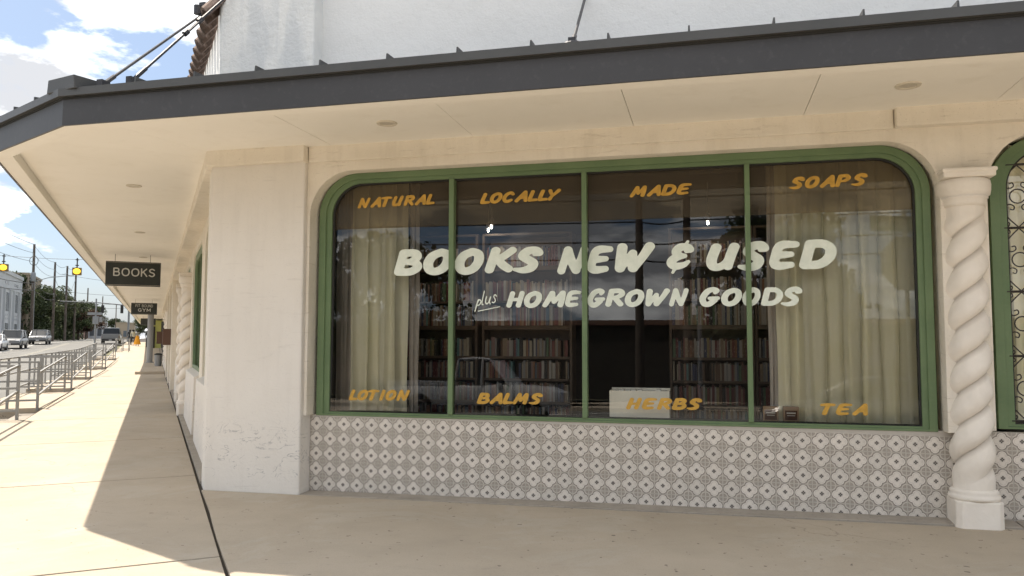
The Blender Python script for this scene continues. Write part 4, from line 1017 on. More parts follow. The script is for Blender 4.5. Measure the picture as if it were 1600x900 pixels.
# ------------------------------------------------------------------ vehicles
M_tyre = pmat('tyre_rubber', (.025, .025, .025), .85); M_rim = pmat('alloy_rim', (.35, .35, .36), .35, metal=.7); M_cglass = pmat('car_glass', (.015, .018, .02), .18, spec=.35)
M_hl = pmat('headlight_lens', (.6, .62, .64), .15, spec=.8); M_tl = pmat('tail_light_lens', (.30, .02, .02), .3); M_trim = pmat('black_trim', (.03, .03, .03), .6); M_plate = pmat('number_plate', (.5, .5, .5), .5)
def paint(nm, c): return pmat(nm, c, .28, metal=.1, spec=.6)
def vehicle(name, lab, cat, loc, heading, col, style='suv', L=4.6, Wd=1.86, Ht=1.68, group=None):
    """x forward. lofted body shell, glasshouse, wheels with rims, lamps, grille, mirrors"""
    r = thing(name, lab, cat, loc, heading, group); hw = Wd/2
    if style == 'suv': deck = [(-L/2, .95), (-L/2+.12, 1.0), (-L*.1, 1.02), (L*.18, 1.02), (L*.42, .92), (L/2-.05, .74)]; roof = [(-L/2+.12, 1.0), (-L/2+.35, Ht-.06), (-L*.05, Ht), (L*.08, Ht-.05), (L*.25, 1.02)]
    elif style == 'sedan': deck = [(-L/2, .80), (-L/2+.15, .92), (-L*.28, .94), (L*.15, .92), (L*.40, .80), (L/2-.04, .62)]; roof = [(-L*.36, .93), (-L*.16, Ht-.05), (-L*.02, Ht), (L*.06, Ht-.06), (L*.24, .90)]
    else: deck = [(-L/2, 1.02), (-L/2+.1, 1.05), (-L*.1, 1.06), (L*.20, 1.08), (L*.42, 1.02), (L/2-.04, .86)]; roof = [(-L*.10, 1.06), (-L*.08, Ht-.04), (L*.02, Ht), (L*.10, Ht-.04), (L*.22, 1.07)]
    rw = .36 if style != 'sedan' else .33; wx = (L*.32, -L*.30); zb = .24 if style == 'sedan' else .34
    # body loft with wheel arches cut into the lower edge
    secs = []; n = 44
    def ip(tab, x):
        if x <= tab[0][0]: return tab[0][1]
        for (a, b), (c, d) in zip(tab, tab[1:]):
            if x <= c: return b+(d-b)*(x-a)/(c-a)
        return tab[-1][1]
    mb = MB(); N = 10
    for i in range(n+1):
        x = -L/2+L*i/n; zt = ip(deck, x); e = min(1, (x+L/2)/.35, (L/2-x)/.45); e = max(0, e); w = hw*(.88+.12*(1-(1-e)**2))
        lo = zb
        for q in wx:
            if abs(x-q) < rw+.06: lo = max(lo, sqrt(max(0, (rw+.06)**2-(x-q)**2))+rw*.95)
        zt = max(zt, lo+.1); zm = .62 if lo < .6 else lo+.03
        sec = [(0, lo), (w*.94, lo), (w, min(zm, zt-.06)), (w*.985, zt-.10), (w*.90, zt), (0, zt+.02)]
        secs.append([(x, y, z) for y, z in sec]+[(x, -y, z) for y, z in sec[::-1]][0:])
    m_ = len(secs[0]); mb.add([v for s_ in secs for v in s_], [(i*m_+k, i*m_+(k+1) % m_, (i+1)*m_+(k+1) % m_, (i+1)*m_+k) for i in range(n) for k in range(m_)]+[tuple(range(m_))[::-1], tuple(range(n*m_, (n+1)*m_))])
    mb.build('body', col, r, smooth=True)
    if style == 'pickup':   # open bed is suggested by a recessed floor and rails
        mb = MB(); mb.box(-L/2+.12, -L*.13, -hw*.78, hw*.78, 1.058, 1.085); mb.build('bed_floor', M_trim, r)
        for s_ in (-1, 1):
            mb = MB(); mb.box(-L/2+.05, -L*.12, s_*hw*.90-.05, s_*hw*.90+.05, 1.04, 1.16); mb.build('bed_rail', col, r, bevel=.01)
        mb = MB(); mb.box(-L/2-.03, -L/2+.05, -hw*.86, hw*.86, .66, 1.16); mb.build('tailgate', col, r, bevel=.015)
    # glasshouse
    mb = MB(); rings = []
    for x, z in roof:
        pass
    base = [(x, ip(deck, x)-.02) for x, z in (roof[0], roof[-1])]
    xb0, xb1 = roof[0][0], roof[-1][0]; top = roof[1:-1]; g_ = MB()
    def ring(x, z, tw, zl): return [(x, -tw, zl), (x, tw, zl), (x, tw*.84, z), (x, -tw*.84, z)]
    pts = [ring(xb0, base[0][1]+.03, hw*.90, base[0][1])]+[ring(x, z-.03, hw*.92, ip(deck, x)-.02) for x, z in top]+[ring(xb1, base[1][1]+.03, hw*.90, base[1][1]-.02)]
    g_.add([v for q in pts for v in q], [(i*4+k, i*4+(k+1) % 4, (i+1)*4+(k+1) % 4, (i+1)*4+k) for i in range(len(pts)-1) for k in range(4)]+[(3, 2, 1, 0), tuple(range(len(pts)*4-4, len(pts)*4))])
    g_.build('glass', M_cglass, r)
    # roof skin and pillars
    mb = MB(); rr = [(x, z) for x, z in top]
    q = [[(x, -hw*.80, z-.035), (x, -hw*.74, z+.01), (x, hw*.74, z+.01), (x, hw*.80, z-.035)] for x, z in rr]
    mb.add([v for a in q for v in a]+[(x, y, z-.035) for a in q for x, y, z in a], [(i*4+k, i*4+k+1, (i+1)*4+k+1, (i+1)*4+k) for i in range(len(q)-1) for k in range(3)]+[(len(q)*4+i*4+k+4, len(q)*4+i*4+k+5, len(q)*4+i*4+k+1, len(q)*4+i*4+k) for i in range(len(q)-1) for k in range(3)])
    mb.build('roof', col, r, smooth=True)
    for s_ in (-1, 1):
        for (xa, za, ya), (xc, zc, yc) in (((top[0][0], top[0][1]-.02, .80), (xb0+.02, ip(deck, xb0)+.0, .93)), ((top[-1][0], top[-1][1]-.02, .80), (xb1-.02, ip(deck, xb1)+.0, .93)), (((xb0+xb1)/2, Ht-.04, .80), ((xb0+xb1)/2, ip(deck, (xb0+xb1)/2), .955))):
            mb = MB(); mb.tube([(xa, s_*hw*ya, za), (xc, s_*hw*yc, zc)], .038, 6); mb.build('roof_pillar', col, r)
        mb = MB(); mb.box(xb1-.35, xb1-.22, s_*(hw+.02)-.09, s_*(hw+.02)+.09, .99, 1.12); mb.build('mirror', M_trim if style == 'suv' else col, r, bevel=.02)
        mb = MB(); mb.box(L/2-.16, L/2-.015, s_*hw*.70-.17, s_*hw*.70+.17, .66 if style != 'sedan' else .55, .78 if style != 'sedan' else .66); mb.build('headlight', M_hl, r, bevel=.02)
        mb = MB(); mb.box(-L/2-.02, -L/2+.12, s_*hw*.78-.10, s_*hw*.78+.10, .72, .92); mb.build('tail_light', M_tl, r, bevel=.01)
        mb = MB(); mb.box(wx[1]+rw+.1, wx[0]-rw-.1, s_*(hw+.005)-.015, s_*(hw+.005)+.015, zb, zb+.12); mb.build('sill', M_trim, r)
        for x in wx:
            w_ = bpy.data.objects.new('wheel', None); COL.objects.link(w_); w_.parent = r; w_.location = (x, s_*(hw-.12), rw)
            def lat(prof, nn=20):
                mb = MB(); mb.v = [(rr_*cos(2*pi*k/nn), y*s_, rr_*sin(2*pi*k/nn)) for rr_, y in prof for k in range(nn)]
                mb.f = [(i*nn+k, i*nn+(k+1) % nn, (i+1)*nn+(k+1) % nn, (i+1)*nn+k) for i in range(len(prof)-1) for k in range(nn)]+[tuple(range(nn)), tuple(range((len(prof)-1)*nn, len(prof)*nn))]
                mb.mi = [0]*len(mb.f); return mb
            lat([(rw*.62, -.1), (rw*.97, -.1), (rw, -.06), (rw, .07), (rw*.95, .10), (rw*.66, .105)]).build('tyre', M_tyre, w_, smooth=True)
            lat([(rw*.65, .06), (rw*.65, .108), (rw*.58, .112), (rw*.5, .085), (rw*.15, .10), (rw*.10, .115)]).build('rim', M_rim, w_, smooth=True)
    mb = MB(); mb.box(L/2-.06, L/2-.006, -hw*.48, hw*.48, .58, .78); mb.build('grille', M_trim, r, bevel=.01)
    mb = MB(); mb.box(L/2-.10, L/2+.03, -hw*.88, hw*.88, zb+.02, .50); mb.build('front_bumper', M_trim if style == 'suv' else col, r, bevel=.03)
    mb = MB(); mb.box(-L/2-.05, -L/2+.10, -hw*.90, hw*.90, zb+.04, .60); mb.build('rear_bumper', M_trim if style != 'sedan' else col, r, bevel=.03)
    for x, s_ in ((L/2+.032, 1), (-L/2-.052, -1)):
        mb = MB(); mb.box(x-.004, x+.004, -.15, .15, .40, .50); mb.build('number_plate', M_plate, r)
    return r
P_sil = paint('silver_car_paint', (.15, .155, .16)); P_wht = paint('white_car_paint', (.70, .70, .69)); P_blk = paint('black_car_paint', (.02, .02, .022)); P_gry = paint('grey_car_paint', (.20, .21, .22))
ang = SA
def veh(name, lab, a, p, toward, *args, **k):
    return vehicle(name, lab, 'car' if 'pickup' not in name else 'pickup truck', SIDER((a, p, -.15)), ang+(pi if toward else 0), *args, **k)
veh('parked_car', 'silver SUV facing the camera in the far lane, left of the compact one', 88, -12.2, True, P_sil, 'suv', 4.8, 1.95, 1.78)
veh('parked_car', 'small silver crossover facing the camera in front of the trees', 102, -11.6, True, P_sil, 'suv', 4.4, 1.85, 1.60)
veh('parked_car', 'white car cut by the left edge of the photo beside the silver SUV', 82, -12.9, True, P_wht, 'sedan', 4.6, 1.85, 1.48)
veh('parked_car', 'black car at the kerb behind the nearest railing', 23.6, -4.90, False, P_blk, 'sedan', 4.6, 1.85, 1.45)
veh('pickup_truck', 'silver pickup truck seen from behind, farther down the street', 103, -4.5, False, P_sil, 'pickup', 5.4, 1.98, 1.88)
veh('parked_car', 'tiny white car far away beyond the pickup truck', 150, -7.0, True, P_wht, 'sedan')

# ------------------------------------------------------------------ art deco building, far buildings
M_deco = pmat('white_deco_wall', mottled((.42, .44, .46), (.48, .50, .52), .3), .8); M_dpane = pmat('dull_window_pane', (.10, .115, .13), .25)
r = thing('deco_building', 'white art deco building with tall grooved panels across the street', 'building', SIDER((116, -18, 0))); inv = r.matrix_basis.inverted()
def dp(n, mb, m_, **k): o = mb.build(n, m_, r, **k); o.matrix_parent_inverse = inv; return o
mb = MB(SIDE); mb.prism([(96, -18), (136, -18), (136, -40), (96, -40)], 0, 10.3); dp('wall', mb, M_deco)
mb = MB(SIDE); mb.box(95.9, 136.1, -40, -17.85, 10.3, 10.8); dp('parapet', mb, M_deco)
mb = MB(SIDE); mb.box(95.9, 136.1, -18, -17.9, 8.35, 8.6); dp('string_course', mb, M_deco)
for k in range(5):
    a = 100+7.6*k
    mb = MB(SIDE); mb.box(a-2.5, a-2.1, -18, -17.75, 1.5, 8.35); mb.box(a+2.1, a+2.5, -18, -17.75, 1.5, 8.35); dp('pilaster', mb, M_deco)
    for q in (-1.5, -.5, .5, 1.5):
        mb = MB(SIDE); mb.box(a+q-.28, a+q+.28, -18.02, -17.97, 5.4, 7.9); dp('window', mb, M_dpane)
    mb = MB(SIDE); mb.box(a-1.8, a+1.8, -18.02, -17.96, 1.6, 3.8); dp('shop_window', mb, M_dpane)
    for q in (-1.2, 0, 1.2):
        mb = MB(SIDE); mb.box(a+q-.22, a+q+.22, -18.02, -17.96, 9.0, 9.4); dp('vent', mb, M_dpane)
    for q in (-1.2, 0, 1.2):
        for z in (4.3, 4.8):
            mb = MB(SIDE); mb.box(a+q-.15, a+q+.15, -18.01, -17.92, z, z+.25); dp('ornament', mb, M_deco)
M_tanw = pmat('tan_wall', (.30, .25, .19), .9); M_brick = pmat('red_brown_wall', (.22, .13, .10), .9)
def block(name, lab, a0, a1, p0, p1, z1, mat, wins=3):
    r = thing(name, lab, 'building', SIDER((a0, (p0+p1)/2, 0))); inv = r.matrix_basis.inverted(); zr = rise(a0)
    def q(n, mb, m_): o = mb.build(n, m_, r); o.matrix_parent_inverse = inv
    mb = MB(SIDE); mb.box(a0, a1, p0, p1, -.5, z1); q('wall', mb, mat)
    mb = MB(SIDE); mb.box(a0-.15, a1+.15, p0-.15, p1+.15, z1, z1+.35); q('parapet', mb, mat)
    for k in range(wins):
        c = p0+(p1-p0)*(k+.5)/wins; w = (p1-p0)/wins*.28
        mb = MB(SIDE); mb.box(a0-.03, a0, c-w, c+w, zr+.6, min(zr+2.6, z1-.6)); q('window', mb, M_dpane)
block('low_building', 'tan building just behind the white deco building', 140, 155, -24, -17.8, 11.5, M_tanw)
block('low_building', 'pale building far down the street beyond the trees', 230, 250, -15.5, -12, 7.5, M_deco, 2)
block('low_building', 'dark brown building far down the street', 215, 235, -21, -15.6, 8.5, M_brick, 3)
block('low_building', 'small grey building at the far end of the street', 290, 310, -11.5, -6, 7.0, M_tanw, 3)

# ------------------------------------------------------------------ poles, wires, signals
M_wood = pmat('weathered_pole_wood', mottled((.075, .06, .05), (.12, .10, .085), 2), .9); M_gal = pmat('dull_galvanised', (.22, .23, .24), .5, metal=.3); M_wire = pmat('black_cable', (.02, .02, .022), .6)
poles = []
def pole(a, p, h, lab, arms=3, lean=(0, 0), trans=False, zg=None, group='wooden utility poles on the far side of the street', xyz=None):
    b = SIDER((a, p, -.1)) if xyz is None else xyz
    r = thing('utility_pole', lab, 'utility pole', b, rzS if xyz is None else 0, group); tx, ty = lean
    mb = MB(); mb.tube([(0, 0, 0), (tx, ty, h)], [.19, .13], 10); mb.build('trunk', M_wood, r, smooth=True)
    tops = []
    for k in range(arms):
        z = h-.35-1.05*k; f = z/h; x, y = tx*f, ty*f
        mb = MB(); mb.tube([(x, y, z-.12), (x+.65, y, z)], .035, 6); mb.tube([(x+.65, y, z), (x+.72, y, z+.28)], [.05, .07], 6); mb.build('insulator', M_gal, r)
        tops.append((b[0]+cos(r.rotation_euler.z)*(x+.7), b[1]+sin(r.rotation_euler.z)*(x+.7), b[2]+z+.28))
    if trans:
        mb = MB(); mb.lathe(.42, 0, [(.26, h*.62), (.28, h*.63), (.28, h*.70), (.2, h*.715)], 12); mb.tube([(.42, 0, h*.71), (.3, 0, h*.76)], .04, 5); mb.build('transformer', M_gal, r, smooth=True)
        mb = MB(); mb.lathe(-.35, 0, [(.17, h*.63), (.17, h*.69)], 10); mb.build('transformer', M_gal, r)
    mb = MB(); mb.tube([(tx*.55+.10, ty*.55, h*.55), (tx*.60+.30, ty*.6, h*.6)], .05, 6); mb.build('cable_bracket', M_gal, r)
    tops.append((b[0]+tx*.55, b[1]+ty*.55, b[2]+h*.6)); tops.append((b[0]+tx*.5, b[1]+ty*.5, b[2]+h*.53)); poles.append(tops); return r
pole(110.5, -13.5, 11.9, 'nearest wooden utility pole with transformers, left of the trees', trans=True, lean=(.55, 0))
pole(132.5, -13.5, 11.6, 'second wooden utility pole in front of the trees', lean=(.35, 0))
pole(137.5, -12.4, 11.5, 'third wooden utility pole, standing upright before the trees', arms=2)
pole(150, -12.2, 12.3, 'fourth wooden utility pole behind the right amber beacon', lean=(.3, 0))
pole(210, -14.5, 12.0, 'slim far utility pole right of the trees', arms=1)
pole(250, -13.5, 12.0, 'another slim far utility pole near the traffic signals', arms=1)
pole(300, -12, 12.0, 'slim far utility pole between the two traffic signals', arms=1)
pole(340, -9, 12.0, 'farthest slim utility pole by the canopy edge', arms=1)
def wire(pts, lab, r=.013, sag=.6, grp='overhead cables crossing the sky', nseg=12):
    mb = MB()
    for A, Bq in zip(pts, pts[1:]):
        A, Bq = Vector(A), Vector(Bq); mb.tube([A.lerp(Bq, t/nseg)-Vector((0, 0, sag*4*(t/nseg)*(1-t/nseg))) for t in range(nseg+1)], r, 4, cap=False)
    o = mb.build('overhead_cable', M_wire); tag(o, lab, 'cable', grp); return o
nw = ['topmost', 'second', 'third', 'fourth', 'lowest']
for k in range(5):
    q = []
    for P_ in poles[:4]:
        q.append(P_[k] if k < len(P_) else P_[-1])
    q.insert(0, SIDE((70, -14.5-.5*k, q[0][2]-.3)))
    wire(q, nw[k]+' overhead cable running from the utility poles out of the photo on the left', .022 if k < 3 else .035, .5)
# cables crossing the street to the near side
for k, (z0, z1) in enumerate(((11.6, 9.9), (9.0, 8.2), (7.4, 7.0), (6.6, 6.5))):
    wire([SIDE((137, -13, z0)), SIDE((146, 2.5, z1+1.2))], ['high', 'upper', 'lower', 'low'][k]+' cable crossing the street from the third pole', .02, .5)
M_amb = bpy.data.materials.new('amber_lens'); M_amb.use_nodes = True; b_ = M_amb.node_tree.nodes['Principled BSDF']; b_.inputs['Base Color'].default_value = (.8, .35, .02, 1); b_.inputs['Emission Color'].default_value = (1, .50, .03, 1); b_.inputs['Emission Strength'].default_value = .75
M_sigy = pmat('dull_yellow_housing', (.16, .12, .04), .6)
def beacon(a, p, z, lab):
    r = thing('amber_beacon', lab, 'traffic light', SIDE((a, p, z)), atan2(SN.y, SN.x), 'amber flashing beacons hung over the street')
    mb = MB(); mb.box(-.19, .19, -.05, .2, -.17, .17); mb.build('housing', M_sigy, r, bevel=.02)
    mb = MB(); mb.v = []; n = 18
    pr = [(.150, -.05), (.145, -.07), (.09, -.10), (.02, -.11)]
    mb.v = [(q*cos(2*pi*k/n), y, q*sin(2*pi*k/n)*.86) for q, y in pr for k in range(n)]; mb.f = [(i*n+k, i*n+(k+1) % n, (i+1)*n+(k+1) % n, (i+1)*n+k) for i in range(3) for k in range(n)]+[tuple(range(3*n, 4*n))]; mb.mi = [0]*len(mb.f)
    mb.build('lens', M_amb, r, smooth=True)
    mb = MB(); mb.tube([(0, .05, .17), (0, .05, .62)], .03, 6); mb.box(-.07, .07, 0, .1, .26, .30); mb.box(-.07, .07, 0, .1, .52, .56); mb.build('hanger', M_iron, r)
beacon(42.5, -6.41, 4.90, 'amber beacon hanging at the left edge of the photo')
beacon(41.1, -3.32, 4.73, 'amber beacon hanging beside the canopy edge')
wire([SIDE((43.5, -16, 5.55)), SIDE((42.5, -6.41, 5.45)), SIDE((41.1, -3.32, 5.28)), SIDE((40, 1.5, 5.35))], 'thin span wire carrying the two amber beacons', .008, .03)
c_ = MB(SIDE); c_.tube([(42.0, -5.15+.17*cos(t*pi/8), 5.22+.21*sin(t*pi/8)) for t in range(17)], .012, 5); tag(c_.build('cable_loop', M_wire), 'loop of spare cable on the span wire between the beacons', 'cable')
# pedestrian signal pole
r = thing('signal_pole', 'slim grey pole with a pedestrian signal standing at the kerb beyond the railings', 'signal pole', SIDER((67.9, -4.1, 0)), atan2(SN.y, SN.x))
mb = MB(); mb.lathe(0, 0, [(.07, -.15), (.055, 4.3)], 10); mb.build('shaft', M_gal, r)
mb = MB(); mb.box(-.20, .20, -.12, .12, 2.35, 2.95); mb.box(.24, .46, -.1, .1, 2.5, 2.9); mb.build('signal_box', M_gal, r, bevel=.01)
mb = MB(); mb.box(-.55, .42, -.02, .02, 3.05, 3.25); mb.build('cross_arm', M_gal, r)
# traffic signals on a mast arm
r = thing('traffic_signal_mast', 'long mast arm crossing the street with traffic signals', 'traffic signal', SIDER((123, -3.3, 0)), atan2(SN.y, SN.x))
mb = MB(); mb.lathe(0, 0, [(.16, 0), (.11, 6.2)], 12); mb.build('mast', M_gal, r)
mb = MB(); mb.tube([(0, 0, 5.0), (-4, 0, 5.35), (-8.5, 0, 5.45)], [.09, .07, .05], 8); mb.build('arm', M_gal, r)
for x in (-3.3, -.9):
    mb = MB(); mb.box(x-.19, x+.19, -.14, .12, 3.9, 5.0); mb.box(x-.02, x+.02, 0, .04, 5.0, 5.2); o = mb.build('signal_head', M_sigy if 0 else M_iron, r, bevel=.01)
    for k, cc in enumerate((M_trim, M_trim, M_trim)):
        mb = MB(); mb.tube([(x, -.15, 4.75-.33*k), (x, -.28, 4.75-.33*k)], .12, 10); o2 = mb.build('visor', cc, o)
# cobra street light
r = thing('street_light', 'street light arm reaching over the far street', 'street light', SIDER((128, -15.5, 0)), atan2(SN.y, SN.x))
mb = MB(); mb.lathe(0, 0, [(.11, 0), (.08, 8.4)], 8); mb.tube([(0, 0, 8.3), (1.6, 0, 8.9), (4.2, 0, 9.3)], .05, 6); mb.build('arm', M_gal, r)
mb = MB(); mb.box(4.1, 4.8, -.12, .12, 9.22, 9.34); mb.build('lamp_head', M_gal, r, bevel=.03)

# ------------------------------------------------------------------ trees
M_bark = pmat('bark', mottled((.07, .055, .045), (.11, .09, .07), 5), .95)
def leafmat(nm, c1, c2):
    mt = pmat(nm, (0, 0, 0), .6, spec=.25); t = NT(mt.node_tree); b = t.n['Principled BSDF']
    geo = t.node('ShaderNodeNewGeometry'); c = t.mix(geo.outputs['Random Per Island'], c1, c2); c = t.mix(t.ramp(t.noise(geo.outputs['Position'], .7, 3), [(.4, 0.0), (.6, 1.0)]), c, tuple(v*.6 for v in c1))
    t.inp(b.inputs['Base Color'], c); b.inputs['Subsurface Weight'].default_value = 0
    o = t.n['Material Output']; ts = t.node('ShaderNodeBsdfTranslucent'); t.inp(ts.inputs[0], c); mx = t.node('ShaderNodeMixShader'); mx.inputs[0].default_value = .25
    t.l.new(b.outputs[0], mx.inputs[1]); t.l.new(ts.outputs[0], mx.inputs[2]); t.l.new(mx.outputs[0], o.inputs[0]); return mt
M_leaf = leafmat('dark_oak_leaves', (.045, .065, .028), (.085, .105, .045)); M_leaf2 = leafmat('olive_leaves', (.08, .10, .045), (.12, .14, .065)); M_leaf3 = leafmat('reddish_leaves', (.10, .06, .045), (.13, .09, .06))
def tree_meshes(seed, H, Wd, leaf, nclump=46, per=190, ls=.17):
    rn = random.Random(seed); tr = MB(); limbs = []
    th = H*.36; tr.tube([(0, 0, -.1), (.1, .05, th*.5), (0, .1, th)], [H*.034, H*.026, H*.022], 8)
    lf = MB(); cl = []
    for k in range(nclump):
        u = rn.uniform(0, 2*pi); rr_ = sqrt(rn.random())*Wd*.44; f = rn.random(); z = H*(.30+.60*f); s_ = sqrt(max(.05, 1-((f-.35)/.72)**2)); cl.append((cos(u)*rr_*s_, sin(u)*rr_*s_, z, rn.uniform(.08, .17)*Wd))
    for k in range(7):
        c = cl[k]; tr.tube([(0, .1, th*.9), (c[0]*.5, c[1]*.5, (th+c[2])*.5), (c[0]*.9, c[1]*.9, c[2])], [H*.017, H*.01, H*.004], 6)
    vs = []; fs = []
    for cx, cy, cz, cr in cl:
        for i in range(per):
            a = rn.uniform(0, 2*pi); b = math.acos(rn.uniform(-1, 1)); r_ = cr*(rn.random()**.4)
            p = Vector((cx+r_*sin(b)*cos(a), cy+r_*sin(b)*sin(a), cz+r_*cos(b)*.75)); s_ = ls*rn.uniform(.6, 1.5)
            n1 = Vector((rn.gauss(0, 1), rn.gauss(0, 1), rn.gauss(0, 1))).normalized(); n2 = n1.cross(Vector((rn.gauss(0, 1), rn.gauss(0, 1), rn.gauss(0, 1)))).normalized()
            o = len(vs); vs += [tuple(p-n1*s_), tuple(p+n2*s_*.55), tuple(p+n1*s_), tuple(p-n2*s_*.55)]; fs.append((o, o+1, o+2, o+3))
    lf.v = vs; lf.f = fs; lf.mi = [0]*len(fs)
    def raw(mb, nm, mt):
        me = bpy.data.meshes.new(nm); me.from_pydata(mb.v, [], mb.f); me.materials.append(mt); me.update(); return me
    return raw(tr, 'trunk', M_bark), raw(lf, 'crown', leaf)
tm_ = [tree_meshes(1, 9.5, 9, M_leaf), tree_meshes(2, 9.0, 8, M_leaf2), tree_meshes(3, 6, 7.5, M_leaf3, 34, 170), tree_meshes(4, 8.5, 10, M_leaf, 50, 200), tree_meshes(5, 10.5, 6, M_leaf2, 40, 170)]
def tree(kind, loc, rz, sc, lab, grp='trees across the side street', name='leafy_tree'):
    r = thing(name, lab, 'tree', loc, rz, grp); r.scale = (sc, sc, sc)
    for nm, me in zip(('trunk', 'crown'), tm_[kind]):
        o = bpy.data.objects.new(nm, me); COL.objects.link(o); o.parent = r
for kind, a, p, sc, lab in ((0, 140, -18.6, 1.12, 'dark tree rising just right of the white deco building'), (4, 146, -23, 1.05, 'tall narrow tree behind the tan building'), (1, 150, -15.8, 1.05, 'olive bushy tree behind the nearest utility pole'),
        (1, 162, -17.8, 1.1, 'large olive tree in the middle of the row'), (3, 160, -14.6, .92, 'dark low tree in front of the olive tree'), (2, 164, -12.6, 1.0, 'reddish brown low tree before the row'), (0, 185, -16.5, 1.0, 'dark tree behind the reddish one'),
        (3, 200, -14.6, .98, 'dark tree at the right end of the row'), (2, 180, -12.6, .95, 'brown shrub-like tree at the far right of the row'), (3, 330, -13, .9, 'tiny far tree left of the pickup truck'), (0, 360, -6, .8, 'tiny far tree above the pickup truck'), (1, 190, -1.2, .75, 'far tree seen under the end of the canopy')):
    tree(kind, SIDER((a, p, 0)), a*.7, sc, lab)
# low hedge under the trees
mb = MB(); rn = random.Random(9); vs = []; fs = []
for i in range(5200):
    a = rn.uniform(138, 176); p = -15.2-rn.random()*5+(a-138)*.07; z = rise(a)+rn.random()**1.3*3.2; P_ = Vector(SIDE((a, p, z))); n1 = Vector((rn.gauss(0, 1), rn.gauss(0, 1), rn.gauss(0, 1))).normalized()*.24; n2 = n1.cross(Vector((rn.gauss(0, 1), 1, rn.gauss(0, 1)))).normalized()*.14
    o_ = len(vs); vs += [tuple(P_-n1), tuple(P_+n2), tuple(P_+n1), tuple(P_-n2)]; fs.append((o_, o_+1, o_+2, o_+3))
me = bpy.data.meshes.new('undergrowth'); me.from_pydata(vs, [], fs); me.materials.append(M_leaf); o = bpy.data.objects.new('undergrowth', me); COL.objects.link(o); o['kind'] = 'stuff'; tag(o, 'dense dark undergrowth beneath the row of trees', 'shrubs')

# ------------------------------------------------------------------ people
M_skin = pmat('skin', (.32, .20, .14), .6); M_hair = pmat('dark_hair', (.02, .016, .013), .7)
def person(loc, rz, lab, topc, legc, skirt=None, H=1.68, step=.22):
    r = thing('person', lab, 'person', loc, rz); k = H/1.7
    J = {'pel': (0, 0, .95), 'waist': (0, 0, 1.10), 'chest': (0, .01, 1.32), 'neck': (0, 0, 1.46), 'head': (0, -.02, 1.56), 'top': (0, -.01, 1.66),
         'shL': (-.17, 0, 1.41), 'elL': (-.23, .05, 1.14), 'wrL': (-.22, -.10, .92), 'haL': (-.21, -.13, .84), 'shR': (.17, 0, 1.41), 'elR': (.23, .04, 1.14), 'wrR': (.22, .10, .92), 'haR': (.21, .11, .84),
         'hiL': (-.09, 0, .92), 'knL': (-.10, -step*.5, .50), 'anL': (-.10, -step*.7, .09), 'toL': (-.10, -step*.7-.15, .03), 'hiR': (.09, 0, .92), 'knR': (.10, step*.2, .50), 'anR': (.10, step*.9, .10), 'toR': (.10, step*.9-.14, .03)}
    R_ = dict(pel=.13, waist=.115, chest=.14, neck=.055, head=.095, top=.06, shL=.06, elL=.045, wrL=.032, haL=.038, shR=.06, elR=.045, wrR=.032, haR=.038, hiL=.085, knL=.06, anL=.042, toL=.035, hiR=.085, knR=.06, anR=.042, toR=.035)
    E_ = [('pel', 'waist'), ('waist', 'chest'), ('chest', 'neck'), ('neck', 'head'), ('head', 'top'), ('chest', 'shL'), ('shL', 'elL'), ('elL', 'wrL'), ('wrL', 'haL'), ('chest', 'shR'), ('shR', 'elR'), ('elR', 'wrR'), ('wrR', 'haR'), ('pel', 'hiL'), ('hiL', 'knL'), ('knL', 'anL'), ('anL', 'toL'), ('pel', 'hiR'), ('hiR', 'knR'), ('knR', 'anR'), ('anR', 'toR')]
    ks = list(J); me = bpy.data.meshes.new('body'); me.from_pydata([tuple(c*k for c in J[q]) for q in ks], [(ks.index(a), ks.index(b)) for a, b in E_], [])
    o = bpy.data.objects.new('body', me); COL.objects.link(o); o.parent = r
    sk = o.modifiers.new('skin', 'SKIN'); sv = me.skin_vertices[0].data
    for i, q in enumerate(ks): sv[i].radius = (R_[q]*k, R_[q]*k*(.8 if q in ('pel', 'waist', 'chest') else 1)); sv[i].use_root = q == 'pel'
    sub_ = o.modifiers.new('s', 'SUBSURF'); sub_.levels = 1; sub_.render_levels = 1
    dg = bpy.context.evaluated_depsgraph_get(); m2 = bpy.data.meshes.new_from_object(o.evaluated_get(dg)); o.modifiers.clear(); o.data = m2
    m2.materials.clear(); [m2.materials.append(x) for x in (M_skin, topc, legc, M_hair)]
    for p in m2.polygons:
        z = p.center.z/k; x = abs(p.center.x)/k
        p.material_index = 3 if z > 1.60 or (z > 1.50 and p.center.y > .01) else 0 if z > 1.44 or (x > .18 and z < .95 and z > .75) else 1 if z > .93 else 2
        p.use_smooth = True
    mb = MB(); mb.lathe(0, 0, [(.118*k, 1.14*k), (.150*k, 1.30*k), (.165*k, 1.40*k), (.10*k, 1.45*k)][::1], 14); x = mb.build('top', topc, r, smooth=True); x.scale = (1.15, .85, 1)
    mb = MB(); mb.lathe(0, .01, [(.065*k, 1.66*k), (.1*k, 1.62*k), (.115*k, 1.54*k), (.10*k, 1.45*k)], 12); mb.build('hair', M_hair, r, smooth=True)
    if skirt:
        n = 24; pr = [(.15, 1.10), (.19, .90), (.25, .60), (.33, .18)]; mb = MB()
        mb.v = [((q*(1+.10*sin(6*t_)*(1.06-z)))*cos(t_)*k, (q*(1+.10*sin(6*t_)*(1.06-z)))*sin(t_)*k, z*k) for q, z in pr for t_ in [2*pi*i/n for i in range(n)]]
        mb.f = [(i*n+j, i*n+(j+1) % n, (i+1)*n+(j+1) % n, (i+1)*n+j) for i in range(3) for j in range(n)]; mb.mi = [0]*len(mb.f); mb.build('skirt', skirt, r, smooth=True)
